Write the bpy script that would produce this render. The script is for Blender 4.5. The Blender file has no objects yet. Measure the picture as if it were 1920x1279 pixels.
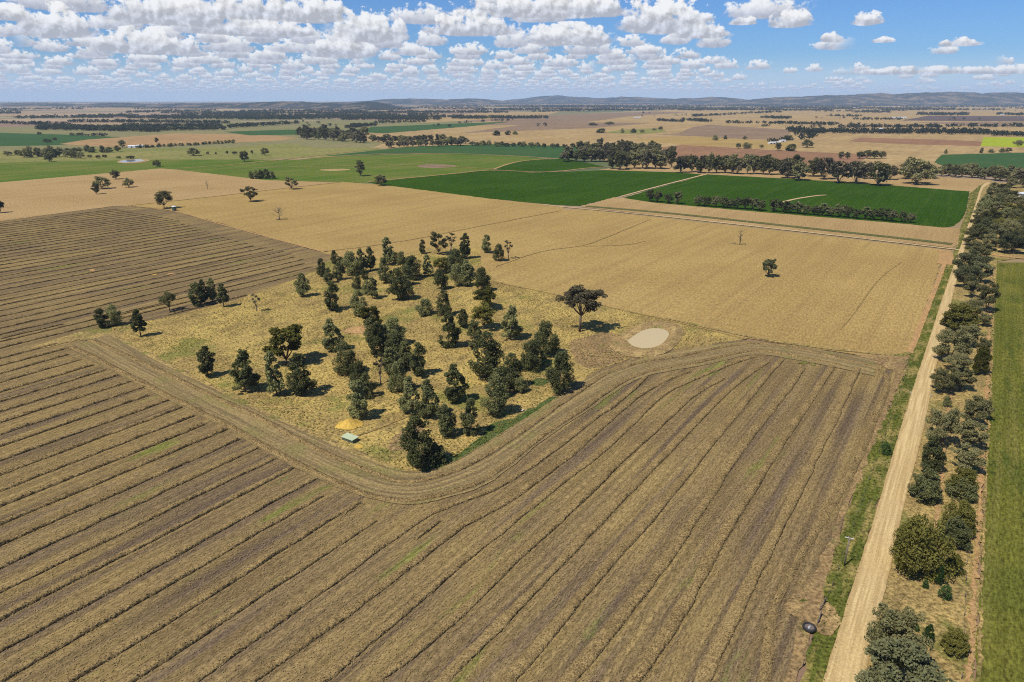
import bpy, bmesh, math, random
import numpy as np
from mathutils import Vector, Matrix
from mathutils.geometry import tessellate_polygon

R = math.radians
sc = bpy.context.scene
col = sc.collection
rng = np.random.default_rng(7)
random.seed(7)

# ------------------------------------------------------------------ camera
CAM_H = 110.0          # metres above the paddock
FPX = 1280.0           # focal length in photograph pixels (24 mm on 36 mm, 1920 px)
HORIZ = 186.0
PITCH = math.atan((639.5 - HORIZ) / FPX)
cam_d = bpy.data.cameras.new('camera')
cam_d.sensor_width = 36.0
cam_d.lens = 24.0
cam_d.clip_start = 1.0
cam_d.clip_end = 90000.0
cam = bpy.data.objects.new('camera', cam_d)
cam.location = (0, 0, CAM_H)
cam.rotation_euler = (R(90) - PITCH, 0, 0)
col.objects.link(cam)
sc.camera = cam

# ------------------------------------------------------------------ light
SUN_EL = 56.0
SHADOW_AZ = 50.0       # shadows fall this many degrees right of straight ahead
world = bpy.data.worlds.new('World')
sc.world = world
world.use_nodes = True
sun_d = bpy.data.lights.new('sun', 'SUN')
sun_d.energy = 5.0
sun_d.angle = R(0.5)
sun_d.color = (1.0, 0.955, 0.88)
sun = bpy.data.objects.new('sun', sun_d)
_dir = Vector((math.sin(R(SHADOW_AZ)) * math.cos(R(SUN_EL)), math.cos(R(SHADOW_AZ)) * math.cos(R(SUN_EL)), -math.sin(R(SUN_EL))))
sun.rotation_euler = _dir.to_track_quat('-Z', 'Y').to_euler()
sun.location = (-200, -200, 600)
col.objects.link(sun)
sc.view_settings.view_transform = 'Standard'
sc.view_settings.look = 'None'
sc.view_settings.exposure = 0.0
sc.view_settings.gamma = 1.0
sc.view_settings.use_curve_mapping = False
sc.cycles.use_denoising = False
sc.cycles.use_adaptive_sampling = True
sc.cycles.adaptive_threshold = 0.02
sc.cycles.filter_width = 1.1
sc.cycles.max_bounces = 6
sc.cycles.diffuse_bounces = 2
sc.cycles.glossy_bounces = 2
sc.cycles.transmission_bounces = 4
sc.cycles.volume_bounces = 1
sc.cycles.transparent_max_bounces = 8
sc.cycles.caustics_reflective = False
sc.cycles.caustics_refractive = False
SKY_STRENGTH = 0.10
world.cycles.sampling_method = 'NONE'


def px_dir(x, y):
    dx = (x - 960) / FPX
    dy = (639.5 - y) / FPX
    return (dx, math.cos(PITCH) + dy * math.sin(PITCH), -math.sin(PITCH) + dy * math.cos(PITCH))


class NT:
    """small helper around a node tree"""
    def __init__(self, tree):
        self.t = tree
        tree.nodes.clear()

    def n(self, typ, **props):
        nd = self.t.nodes.new(typ)
        for k, v in props.items():
            setattr(nd, k, v)
        return nd

    def link(self, a, b):
        self.t.links.new(a, b)

    def put(self, sock, v):
        if isinstance(v, bpy.types.NodeSocket):
            self.link(v, sock)
        elif v is not None:
            sock.default_value = v

    def m(self, op, a, b=None, c=None, clamp=False):
        nd = self.n('ShaderNodeMath', operation=op)
        nd.use_clamp = clamp
        self.put(nd.inputs[0], a)
        if b is not None:
            self.put(nd.inputs[1], b)
        if c is not None:
            self.put(nd.inputs[2], c)
        return nd.outputs[0]

    def step(self, v, lo, hi, a=0.0, b=1.0):
        nd = self.n('ShaderNodeMapRange', interpolation_type='SMOOTHSTEP')
        self.put(nd.inputs['Value'], v)
        self.put(nd.inputs['From Min'], lo)
        self.put(nd.inputs['From Max'], hi)
        self.put(nd.inputs['To Min'], a)
        self.put(nd.inputs['To Max'], b)
        return nd.outputs['Result']

    def noise(self, vec, scale, detail=3, rough=0.5, dist=0.0, dims='3D'):
        nd = self.n('ShaderNodeTexNoise', noise_dimensions=dims)
        self.put(nd.inputs['Vector'], vec)
        self.put(nd.inputs['Scale'], scale)
        self.put(nd.inputs['Detail'], detail)
        self.put(nd.inputs['Roughness'], rough)
        self.put(nd.inputs['Distortion'], dist)
        return nd.outputs[0]

    def mix(self, f, a, b, blend='MIX'):
        nd = self.n('ShaderNodeMix', data_type='RGBA', blend_type=blend)
        self.put(nd.inputs[0], f)
        self.put(nd.inputs[6], a if not isinstance(a, tuple) else (a + (1,))[:4])
        self.put(nd.inputs[7], b if not isinstance(b, tuple) else (b + (1,))[:4])
        return nd.outputs[2]

    def xyz(self, x, y, z):
        nd = self.n('ShaderNodeCombineXYZ')
        for i, v in enumerate((x, y, z)):
            self.put(nd.inputs[i], v)
        return nd.outputs[0]


def build_sky():
    nt = NT(world.node_tree)
    tc = nt.n('ShaderNodeTexCoord')
    sep = nt.n('ShaderNodeSeparateXYZ')
    nt.link(tc.outputs['Generated'], sep.inputs[0])
    x, y, z0 = sep.outputs
    z = nt.m('MAXIMUM', z0, 0.004)
    hyp = nt.m('SQRT', nt.m('ADD', nt.m('MULTIPLY', x, x), nt.m('MULTIPLY', y, y)))
    az = nt.m('ARCTAN2', x, y)
    el = nt.m('DIVIDE', z, hyp)                       # tangent of elevation
    sky = nt.n('ShaderNodeTexSky', sky_type='NISHITA')
    sky.sun_disc = False
    sky.sun_elevation = R(SUN_EL)
    sky.sun_rotation = R(180 + SHADOW_AZ)
    sky.altitude = 300
    sky.air_density = 1.0
    sky.dust_density = 0.3
    sky.ozone_density = 4.0
    K = 1.0 / SKY_STRENGTH
    base = sky.outputs[0]
    # polarised, saturated blue of a dry inland sky
    base = nt.mix(1.0, base, (0.45, 0.72, 1.10), 'MULTIPLY')
    c = nt.mix(nt.step(el, 0.0, 0.06, 0.80, 0.0), base, (0.66 * K, 0.78 * K, 0.93 * K))
    # ---- rows of small cumulus, the farthest (lowest) row first: flat bases, heaped bright tops
    def after(v, colour):          # v, to be worked out only once `colour` is known
        bw = nt.n('ShaderNodeRGBToBW')
        nt.link(colour, bw.inputs[0])
        return nt.m('MULTIPLY_ADD', bw.outputs[0], 1e-9, v)

    az0 = az
    e_i = 0.008
    row = 0
    while e_i < 1.3:
        az = after(az0, c)
        cw = e_i * (0.78 + 0.85 * ((row * 7) % 5) / 5.0)
        t = nt.m('ADD', nt.m('MULTIPLY', az, 1.0 / cw), 0.37 * row + 100.0)
        cell = nt.m('FLOOR', t)
        fr = nt.m('SUBTRACT', t, cell)
        wn = nt.n('ShaderNodeTexWhiteNoise', noise_dimensions='2D')
        nt.link(nt.xyz(cell, row * 3.7 + 1.3, 0.0), wn.inputs['Vector'])
        rc = nt.n('ShaderNodeSeparateColor')
        nt.link(wn.outputs['Color'], rc.inputs[0])
        r1, r2, r3 = rc.outputs[0], rc.outputs[1], rc.outputs[2]
        hw = nt.m('MULTIPLY_ADD', r2, 0.17, 0.27 if e_i > 0.07 else 0.33)
        du = nt.m('DIVIDE', nt.m('SUBTRACT', fr, nt.m('MULTIPLY_ADD', r3, 0.16, 0.42)), hw)
        hh = nt.m('MULTIPLY', nt.m('MULTIPLY_ADD', r2, 0.16, 0.13 if e_i > 0.07 else 0.17), e_i)
        dv = nt.m('DIVIDE', nt.m('SUBTRACT', el, nt.m('MULTIPLY', nt.m('MULTIPLY_ADD', r3, 0.07, 0.965), e_i)), hh)
        up = nt.m('MAXIMUM', dv, nt.m('MULTIPLY', dv, -4.0))
        shp = nt.m('SUBTRACT', nt.m('SUBTRACT', 1.0, nt.m('MULTIPLY', du, du)), nt.m('MULTIPLY', up, up))
        sc_ = 1.0 / e_i
        nx_ = nt.m('MULTIPLY', az, sc_)
        ny_ = nt.m('MULTIPLY', el, sc_ * 1.15)
        f1 = nt.noise(nt.xyz(nx_, ny_, row * 7.3), 6.2, 4, 0.62)
        bulge = nt.step(dv, -0.1, 0.4, 1.0, 2.8)
        # closed up on the left, thinning out to the right
        cov = nt.step(az, 0.06 if e_i < 0.07 else -0.1, 0.50, 1.02 if e_i < 0.07 else 0.80, 0.10 + 0.45 * max(0.0, 1 - e_i / 0.05))
        cov = nt.m('MULTIPLY_ADD', nt.m('SUBTRACT', nt.noise(nt.xyz(nt.m('MULTIPLY', az, 0.35 * sc_), row * 0.55, 0.0), 1.0, 1, 0.5), 0.52), 1.1 if e_i < 0.07 else 1.7, cov)
        if e_i > 0.10:
            cov = nt.m('MULTIPLY', cov, 0.6 if e_i < 0.16 else 0.42)
        keep = nt.step(nt.m('SUBTRACT', cov, r1), 0.0, 0.10)
        side = nt.m('MULTIPLY', nt.step(fr, 0.0, 0.06), nt.step(fr, 0.94, 1.0, 1.0, 0.0))
        den = nt.m('ADD', nt.m('MULTIPLY', nt.m('MAXIMUM', shp, -1.5), 0.75), nt.m('MULTIPLY', nt.m('SUBTRACT', f1, 0.5), bulge))
        alpha = nt.m('MULTIPLY', nt.m('MULTIPLY', nt.step(den, 0.0, 0.40), 0.94), nt.m('MULTIPLY', keep, side))
        lum = nt.m('ADD', nt.m('ADD', nt.m('MULTIPLY', nt.step(dv, -0.15, 0.65), 0.42), 0.52), nt.m('MULTIPLY_ADD', du, -0.05, nt.m('MULTIPLY', nt.m('SUBTRACT', f1, 0.5), 0.75)))  # grey bases, brighter tops and left sides: sunlight painted into the clouds
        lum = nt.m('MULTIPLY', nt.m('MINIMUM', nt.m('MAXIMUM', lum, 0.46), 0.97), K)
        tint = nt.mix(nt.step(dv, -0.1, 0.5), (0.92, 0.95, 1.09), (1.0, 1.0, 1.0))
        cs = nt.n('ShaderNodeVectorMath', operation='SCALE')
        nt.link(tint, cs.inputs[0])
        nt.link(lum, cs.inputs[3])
        # far rows pale into the air
        cs2 = nt.mix(max(0.0, 0.36 * (1 - e_i / 0.045)), cs.outputs[0], (0.68 * K, 0.77 * K, 0.92 * K))
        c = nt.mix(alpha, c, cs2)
        e_i *= 1.155 if e_i < 0.07 else (1.22 if e_i < 0.16 else 1.9)
        row += 1
    az = after(az0, c)
    # ---- the larger single clouds: (centre x, base y, half width, height) in photograph pixels -> angles
    big = [(100, 60, 92, 54), (20, 34, 44, 26), (330, 38, 150, 52), (520, 30, 170, 44), (480, 62, 130, 30), (280, 94, 110, 42),
           (885, 60, 96, 38), (1040, 26, 180, 40), (1250, 52, 98, 56), (1312, 67, 60, 26), (1480, 46, 44, 30), (1627, 43, 34, 22),
           (1392, 44, 30, 15), (1562, 76, 26, 17), (1655, 78, 24, 10), (1802, 84, 42, 14), (690, 70, 80, 52), (640, 102, 70, 40), (1070, 78, 90, 34),
           (1720, 137, 150, 13), (1885, 136, 90, 15)]
    shp = None
    wsum = None
    vsum = None
    for (bx, by, bw, bh) in big:
        if shp is not None:
            az = nt.m('MULTIPLY_ADD', shp, 1e-9, az0)
        dx, dy, dz = px_dir(bx, by)
        a0 = math.atan2(dx, dy)
        e0 = dz / math.hypot(dx, dy)
        w = bw / 1357.0 * math.cos(a0) ** 2
        hh = bh / 1357.0 * math.cos(a0)
        du = nt.m('MULTIPLY', nt.m('SUBTRACT', az, a0), 1.0 / w)
        dv = nt.m('MULTIPLY', nt.m('SUBTRACT', el, e0), 1.0 / hh)
        up = nt.m('MAXIMUM', dv, nt.m('MULTIPLY', dv, -4.5))
        s = nt.m('SUBTRACT', nt.m('SUBTRACT', 1.0, nt.m('MULTIPLY', du, du)), nt.m('MULTIPLY', up, up))
        p = nt.m('MAXIMUM', s, 0.0)
        q = nt.m('MULTIPLY', p, dv)
        shp = s if shp is None else nt.m('MAXIMUM', shp, s)
        wsum = p if wsum is None else nt.m('ADD', wsum, p)
        vsum = q if vsum is None else nt.m('ADD', vsum, q)
    hrel = nt.m('DIVIDE', vsum, nt.m('ADD', wsum, 0.02))
    v1 = nt.xyz(az, el, 0.0)
    v2 = nt.xyz(nt.m('ADD', az, -0.004), nt.m('ADD', el, 0.0045), 0.0)
    f1 = nt.noise(v1, 58.0, 6, 0.60)
    f2 = nt.noise(v2, 58.0, 3, 0.55)
    den = nt.m('ADD', nt.m('MULTIPLY', nt.m('MAXIMUM', shp, -1.5), 0.75), nt.m('MULTIPLY', nt.m('SUBTRACT', f1, 0.5), nt.step(hrel, -0.05, 0.45, 1.0, 3.3)))
    alpha = nt.m('MULTIPLY', nt.step(den, 0.0, 0.34), 0.97)
    lum = nt.m('ADD', nt.m('ADD', nt.m('MULTIPLY', nt.step(hrel, -0.05, 0.65), 0.42), 0.54), nt.m('MULTIPLY', nt.m('SUBTRACT', f1, f2), 1.5))  # painted shading: offset noise stands for sun from upper left, bases greyed
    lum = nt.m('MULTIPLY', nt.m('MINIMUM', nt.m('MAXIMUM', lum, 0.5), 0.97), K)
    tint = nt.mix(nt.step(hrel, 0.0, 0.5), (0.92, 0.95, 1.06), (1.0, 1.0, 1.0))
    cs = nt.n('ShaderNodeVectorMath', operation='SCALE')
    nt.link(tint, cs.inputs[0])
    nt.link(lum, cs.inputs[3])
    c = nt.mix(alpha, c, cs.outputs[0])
    bg = nt.n('ShaderNodeBackground')
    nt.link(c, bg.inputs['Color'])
    bg.inputs['Strength'].default_value = SKY_STRENGTH
    out = nt.n('ShaderNodeOutputWorld')
    nt.link(bg.outputs[0], out.inputs['Surface'])


build_sky()

# ------------------------------------------------------------------ helpers
ROW_AZ = 34.5
RD = np.array((math.sin(R(ROW_AZ)), math.cos(R(ROW_AZ))))     # direction of rows and road
RN = np.array((math.cos(R(ROW_AZ)), -math.sin(R(ROW_AZ))))    # across, to the right


def G(x, y, z=0.0):
    """where the line of sight through a photograph pixel meets the ground"""
    dx, dy, dz = px_dir(x, y)
    t = (z - CAM_H) / dz
    return np.array((dx * t, dy * t))


def proj(X, Y, Z):
    d = Y * math.cos(PITCH) - (Z - CAM_H) * math.sin(PITCH)
    u = Y * math.sin(PITCH) + (Z - CAM_H) * math.cos(PITCH)
    return 960 + FPX * X / d, 639.5 - FPX * u / d


def size_at(x, y, top, wpx):
    """real height and width of something standing at pixel (x, y)"""
    p = G(x, y)
    lo, hi = 0.05, 400.0
    for _ in range(40):
        mid = (lo + hi) / 2
        if proj(p[0], p[1], mid)[1] > top:
            lo = mid
        else:
            hi = mid
    d = p[1] * math.cos(PITCH) + CAM_H * math.sin(PITCH)
    return p, lo, wpx * d / FPX


def tag(o, label=None, cat=None, group=None, kind=None):
    if label:
        o['label'] = label
    if cat:
        o['category'] = cat
    if group:
        o['group'] = group
    if kind:
        o['kind'] = kind
    return o


def mesh_np(name, v, f, mat=None, smooth=False):
    me = bpy.data.meshes.new(name)
    v = np.asarray(v, dtype=np.float32)
    f = np.asarray(f, dtype=np.int32)
    n, k = f.shape
    me.vertices.add(len(v))
    me.vertices.foreach_set('co', v.ravel())
    me.loops.add(n * k)
    me.loops.foreach_set('vertex_index', f.ravel())
    me.polygons.add(n)
    me.polygons.foreach_set('loop_start', np.arange(0, n * k, k, dtype=np.int32))
    me.polygons.foreach_set('loop_total', np.full(n, k, dtype=np.int32))
    if smooth:
        me.polygons.foreach_set('use_smooth', np.ones(n, dtype=bool))
    me.update(calc_edges=True)
    if mat:
        me.materials.append(mat)
    return me


def link(name, me, parent=None, loc=None, rotz=None, scale=None):
    o = bpy.data.objects.new(name, me)
    col.objects.link(o)
    if parent is not None:
        o.parent = parent
    if loc is not None:
        o.location = loc
    if rotz is not None:
        o.rotation_euler = (0, 0, rotz)
    if scale is not None:
        o.scale = scale
    return o


def empty(name, loc, rotz=0.0, scale=(1, 1, 1)):
    o = bpy.data.objects.new(name, None)
    o.empty_display_size = 0.5
    col.objects.link(o)
    o.location = loc
    o.rotation_euler = (0, 0, rotz)
    o.scale = scale
    return o


class MB:
    """collects boxes, tubes and loose faces into one mesh"""
    def __init__(self):
        self.bm = bmesh.new()

    def box(self, c, s, rotz=0.0, bevel=0.0):
        r = bmesh.ops.create_cube(self.bm, size=1.0)
        M = Matrix.Translation(c) @ Matrix.Rotation(rotz, 4, 'Z') @ Matrix.Diagonal((s[0], s[1], s[2], 1))
        bmesh.ops.transform(self.bm, matrix=M, verts=r['verts'])
        if bevel:
            es = list({e for v in r['verts'] for e in v.link_edges})
            bmesh.ops.bevel(self.bm, geom=es, offset=bevel, segments=1, affect='EDGES')
        return self

    def tube(self, pts, radii, seg=6, cap=True):
        pts = [Vector(p) for p in pts]
        rings = []
        for i, p in enumerate(pts):
            d = (pts[min(i + 1, len(pts) - 1)] - pts[max(i - 1, 0)]).normalized()
            a = d.orthogonal().normalized()
            b = d.cross(a)
            rings.append([self.bm.verts.new(p + (a * math.cos(t) + b * math.sin(t)) * radii[i]) for t in [2 * math.pi * k / seg for k in range(seg)]])
        for i in range(len(rings) - 1):
            for k in range(seg):
                self.bm.faces.new((rings[i][k], rings[i][(k + 1) % seg], rings[i + 1][(k + 1) % seg], rings[i + 1][k]))
        if cap:
            self.bm.faces.new(rings[0][::-1])
            self.bm.faces.new(rings[-1])
        return self

    def lathe(self, prof, seg=24, c=(0, 0, 0)):
        rings = []
        for r, z in prof:
            rings.append([self.bm.verts.new((c[0] + r * math.cos(2 * math.pi * k / seg), c[1] + r * math.sin(2 * math.pi * k / seg), c[2] + z)) for k in range(seg)])
        for i in range(len(rings) - 1):
            for k in range(seg):
                self.bm.faces.new((rings[i][k], rings[i][(k + 1) % seg], rings[i + 1][(k + 1) % seg], rings[i + 1][k]))
        return self

    def face(self, pts):
        self.bm.faces.new([self.bm.verts.new(p) for p in pts])
        return self

    def mesh(self, name, mat, smooth=False):
        bmesh.ops.recalc_face_normals(self.bm, faces=self.bm.faces)
        me = bpy.data.meshes.new(name)
        self.bm.to_mesh(me)
        self.bm.free()
        if smooth:
            me.polygons.foreach_set('use_smooth', [True] * len(me.polygons))
        me.materials.append(mat)
        return me

    def obj(self, name, mat, parent=None, smooth=False):
        return link(name, self.mesh(name, mat, smooth), parent)


# ------------------------------------------------------------------ materials
def new_mat(name):
    m = bpy.data.materials.new(name)
    m.use_nodes = True
    return m, NT(m.node_tree)


def finish(nt, colr, rough=0.9, bump=None, dist=0.1, spec=0.15, strength=0.6):
    b = nt.n('ShaderNodeBsdfPrincipled')
    nt.put(b.inputs['Base Color'], colr if not isinstance(colr, tuple) else (colr + (1,))[:4])
    nt.put(b.inputs['Roughness'], rough)
    b.inputs['Specular IOR Level'].default_value = spec
    if bump is not None:
        bp = nt.n('ShaderNodeBump')
        bp.inputs['Strength'].default_value = strength
        bp.inputs['Distance'].default_value = dist
        nt.link(bump, bp.inputs['Height'])
        nt.link(bp.outputs[0], b.inputs['Normal'])
    o = nt.n('ShaderNodeOutputMaterial')
    nt.link(b.outputs[0], o.inputs['Surface'])


def row_coords(nt, along=0.06, az=ROW_AZ):
    g = nt.n('ShaderNodeNewGeometry')
    d1 = nt.n('ShaderNodeVectorMath', operation='DOT_PRODUCT')
    d2 = nt.n('ShaderNodeVectorMath', operation='DOT_PRODUCT')
    nt.link(g.outputs['Position'], d1.inputs[0])
    nt.link(g.outputs['Position'], d2.inputs[0])
    d1.inputs[1].default_value = (math.cos(R(az)), -math.sin(R(az)), 0)
    d2.inputs[1].default_value = (math.sin(R(az)), math.cos(R(az)), 0)
    return g.outputs['Position'], nt.xyz(d1.outputs['Value'], nt.m('MULTIPLY', d2.outputs['Value'], along), 0.0)


def field_mat(name, c1, c2, c3=None, big=0.012, streak=0.25, along=0.05, k_streak=0.5, grain=0.9, k_grain=0.5, az=ROW_AZ, patch=None, patch_thr=0.6, patch_scale=0.03, bump=0.25, rough=0.95, rows=False, lines=0.18):
    """ground cover: two tones in broad patches, streaks along the rows, fine grain"""
    m, nt = new_mat(name)
    pos, rv = row_coords(nt, along, az)
    n1 = nt.noise(pos, big, 4, 0.6)
    c = nt.mix(nt.step(n1, 0.38, 0.62), c1, c2)
    if c3 is not None:
        n2 = nt.noise(rv, streak, 3, 0.6)
        c = nt.mix(nt.m('MULTIPLY', nt.step(n2, 0.45, 0.68), k_streak), c, c3)
    if patch is not None:
        n4 = nt.noise(row_coords(nt, 0.16, az)[1] if rows else pos, patch_scale, 5, 0.65)
        c = nt.mix(nt.m('MULTIPLY', nt.step(n4, patch_thr, patch_thr + 0.12), 0.8), c, patch)
    g = nt.noise(pos, grain, 3, 0.7)
    if rows:       # sown rows: the grain is drawn out along them
        _, rv2 = row_coords(nt, 0.22, az)
        g = nt.m('MULTIPLY_ADD', nt.noise(rv2, grain * 1.25, 3, 0.7), 0.6, nt.m('MULTIPLY', g, 0.4))
        _, rv3 = row_coords(nt, 0.012, az)
        ln = nt.step(nt.noise(rv3, 0.75, 2, 0.6), 0.36, 0.64, 1.0 - lines, 1.0 + lines * 0.9)
        c2 = nt.n('ShaderNodeVectorMath', operation='SCALE')
        nt.link(c, c2.inputs[0])
        nt.link(ln, c2.inputs[3])
        c = c2.outputs[0]
    gf = nt.step(g, 0.3, 0.7, 1.0 - k_grain, 1.0 + k_grain)
    cs = nt.n('ShaderNodeVectorMath', operation='SCALE')
    nt.link(c, cs.inputs[0])
    nt.link(gf, cs.inputs[3])
    finish(nt, cs.outputs[0], rough, g, bump, 0.0)
    return m


def plain(name, colr, rough=0.6, metal=0.0, var=0.15, scale=3.0, spec=0.3):
    m, nt = new_mat(name)
    g = nt.n('ShaderNodeNewGeometry')
    n = nt.noise(g.outputs['Position'], scale, 4, 0.6)
    f = nt.step(n, 0.3, 0.7, 1 - var, 1 + var)
    cs = nt.n('ShaderNodeVectorMath', operation='SCALE')
    cs.inputs[0].default_value = colr
    nt.link(f, cs.inputs[3])
    finish(nt, cs.outputs[0], rough, n, 0.02, spec)
    for nd in nt.t.nodes:
        if nd.type == 'BSDF_PRINCIPLED':
            nd.inputs['Metallic'].default_value = metal
    return m


def leaf_mat(name, dark, light, transl=0.22):
    m, nt = new_mat(name)
    oi = nt.n('ShaderNodeObjectInfo')
    tc = nt.n('ShaderNodeTexCoord')
    n = nt.noise(tc.outputs['Object'], 0.7, 3, 0.6)
    f = nt.m('ADD', nt.m('MULTIPLY', n, 0.8), nt.m('MULTIPLY', nt.m('SUBTRACT', oi.outputs['Random'], 0.5), 0.9), clamp=True)
    c = nt.mix(nt.step(f, 0.15, 0.75), dark, light)
    d = nt.n('ShaderNodeBsdfDiffuse')
    nt.link(c, d.inputs['Color'])
    t = nt.n('ShaderNodeBsdfTranslucent')
    nt.link(nt.mix(1.0, c, (1.1, 1.15, 0.6), 'MULTIPLY'), t.inputs['Color'])
    mx = nt.n('ShaderNodeMixShader')
    mx.inputs[0].default_value = transl
    nt.link(d.outputs[0], mx.inputs[1])
    nt.link(t.outputs[0], mx.inputs[2])
    o = nt.n('ShaderNodeOutputMaterial')
    nt.link(mx.outputs[0], o.inputs['Surface'])
    return m


M = {}
M['windrow_field'] = field_mat('mown_field', (0.248, 0.173, 0.067), (0.195, 0.135, 0.060), (0.116, 0.081, 0.053), big=0.02, streak=0.20, along=0.035, k_streak=0.85, grain=1.9, k_grain=0.62, patch=(0.161, 0.178, 0.035), patch_thr=0.585, patch_scale=0.10, bump=0.4, rows=True)
M['windrow'] = field_mat('cut_straw', (0.268, 0.185, 0.076), (0.209, 0.143, 0.059), None, big=0.15, grain=2.6, k_grain=0.6, bump=0.3)
M['dry_grass'] = field_mat('dry_grass', (0.408, 0.291, 0.087), (0.323, 0.225, 0.075), (0.213, 0.149, 0.057), big=0.03, streak=0.12, along=0.5, k_streak=0.8, grain=0.9, k_grain=0.5, patch=(0.169, 0.168, 0.040), patch_thr=0.53, patch_scale=0.028, bump=0.4)
M['stubble_a'] = field_mat('wheat_stubble', (0.363, 0.245, 0.085), (0.323, 0.215, 0.074), (0.270, 0.178, 0.064), big=0.01, streak=0.12, along=0.05, k_streak=0.5, grain=1.0, k_grain=0.42, bump=0.35, rows=True, lines=0.05)
M['stubble_b'] = field_mat('barley_stubble', (0.376, 0.250, 0.108), (0.337, 0.221, 0.091), (0.293, 0.188, 0.079), big=0.008, streak=0.1, along=0.05, k_streak=0.5, grain=0.7, k_grain=0.45, bump=0.3)
M['stubble_far'] = field_mat('pale_stubble', (0.378, 0.261, 0.114), (0.326, 0.220, 0.095), (0.290, 0.193, 0.088), big=0.004, streak=0.03, along=0.05, k_streak=0.7, grain=0.05, k_grain=0.2, bump=0.0)
M['brown_far'] = field_mat('brown_fallow', (0.245, 0.165, 0.095), (0.215, 0.145, 0.088), (0.185, 0.125, 0.080), big=0.004, streak=0.03, along=0.05, k_streak=0.6, grain=0.05, k_grain=0.15, bump=0.0)
M['red_far'] = field_mat('red_fallow', (0.270, 0.145, 0.075), (0.235, 0.130, 0.070), (0.215, 0.118, 0.066), big=0.004, streak=0.03, along=0.05, k_streak=0.6, grain=0.05, k_grain=0.15, bump=0.0)
M['orange_far'] = field_mat('orange_stubble', (0.351, 0.218, 0.095), (0.315, 0.198, 0.088), (0.279, 0.174, 0.079), big=0.004, streak=0.03, k_streak=0.6, grain=0.05, k_grain=0.15, bump=0.0)
M['dark_fallow'] = field_mat('dark_fallow', (0.120, 0.088, 0.075), (0.108, 0.078, 0.066), (0.095, 0.070, 0.060), big=0.004, streak=0.03, k_streak=0.5, grain=0.05, k_grain=0.12, bump=0.0)
M['crop'] = field_mat('dark_green_crop', (0.026, 0.062, 0.004), (0.032, 0.072, 0.005), (0.052, 0.086, 0.010), big=0.01, streak=0.15, along=0.04, k_streak=0.5, grain=0.6, k_grain=0.5, bump=0.3, rows=True, lines=0.10)
M['crop_blue'] = field_mat('blue_green_crop', (0.040, 0.088, 0.028), (0.050, 0.096, 0.028), (0.060, 0.100, 0.034), big=0.006, streak=0.05, k_streak=0.4, grain=0.2, k_grain=0.2, bump=0.0)
M['pasture'] = field_mat('green_pasture', (0.080, 0.128, 0.016), (0.118, 0.142, 0.024), (0.170, 0.160, 0.044), big=0.008, streak=0.06, along=0.1, k_streak=0.6, grain=0.35, k_grain=0.3, bump=0.3)
M['olive'] = field_mat('olive_pasture', (0.215, 0.200, 0.060), (0.170, 0.175, 0.050), (0.270, 0.210, 0.080), big=0.005, streak=0.03, along=0.2, k_streak=0.6, grain=0.1, k_grain=0.25, bump=0.0)
M['pale_olive'] = field_mat('pale_pasture', (0.211, 0.187, 0.081), (0.184, 0.174, 0.072), (0.234, 0.183, 0.090), big=0.004, streak=0.02, along=0.2, k_streak=0.5, grain=0.06, k_grain=0.15, bump=0.0)
M['lime'] = field_mat('lime_crop', (0.300, 0.340, 0.020), (0.270, 0.320, 0.022), None, big=0.01, grain=0.1, k_grain=0.15, bump=0.0)
M['near_pasture'] = field_mat('mown_pasture', (0.135, 0.128, 0.022), (0.100, 0.104, 0.018), (0.165, 0.138, 0.038), big=0.03, streak=0.3, along=0.03, k_streak=0.5, grain=1.3, k_grain=0.65, patch=(0.066, 0.080, 0.014), patch_thr=0.52, patch_scale=0.12, bump=0.3, rows=True, lines=0.10)
M['verge_green'] = field_mat('green_verge', (0.105, 0.112, 0.020), (0.078, 0.088, 0.017), (0.280, 0.212, 0.066), big=0.06, streak=0.35, along=0.2, k_streak=0.85, grain=1.0, k_grain=0.55, bump=0.4, patch=(0.260, 0.198, 0.065), patch_thr=0.53, patch_scale=0.09)
M['verge_dry'] = field_mat('dry_verge', (0.350, 0.245, 0.085), (0.280, 0.195, 0.072), (0.190, 0.135, 0.055), big=0.07, streak=0.2, along=0.3, k_streak=0.7, grain=1.0, k_grain=0.55, patch=(0.140, 0.140, 0.034), patch_thr=0.51, patch_scale=0.06, bump=0.4)
M['bare_brown'] = field_mat('bare_brown', (0.270, 0.175, 0.075), (0.205, 0.135, 0.062), (0.330, 0.225, 0.090), big=0.08, streak=0.3, along=0.3, k_streak=0.6, grain=1.0, k_grain=0.5, bump=0.3, patch=(0.150, 0.145, 0.040), patch_thr=0.58, patch_scale=0.08)
M['orange_dirt'] = field_mat('orange_dirt', (0.420, 0.240, 0.095), (0.370, 0.225, 0.095), (0.300, 0.190, 0.085), big=0.06, streak=0.6, along=0.05, k_streak=0.6, grain=0.9, k_grain=0.3, bump=0.15)
M['pale_dirt'] = field_mat('pale_dirt', (0.540, 0.390, 0.200), (0.480, 0.340, 0.165), (0.380, 0.270, 0.125), big=0.05, streak=0.6, along=0.05, k_streak=0.6, grain=0.9, k_grain=0.3, bump=0.15)
M['sand'] = field_mat('yellow_sand', (0.560, 0.360, 0.075), (0.500, 0.320, 0.065), (0.420, 0.270, 0.060), big=0.4, streak=0.8, along=0.3, k_streak=0.5, grain=2.0, k_grain=0.2, bump=0.15)
M['bank'] = field_mat('dam_bank', (0.300, 0.200, 0.082), (0.240, 0.158, 0.068), (0.440, 0.310, 0.120), big=0.12, streak=0.2, along=0.6, k_streak=0.7, grain=1.2, k_grain=0.45, bump=0.25, patch=(0.180, 0.165, 0.050), patch_thr=0.55, patch_scale=0.12)
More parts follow.
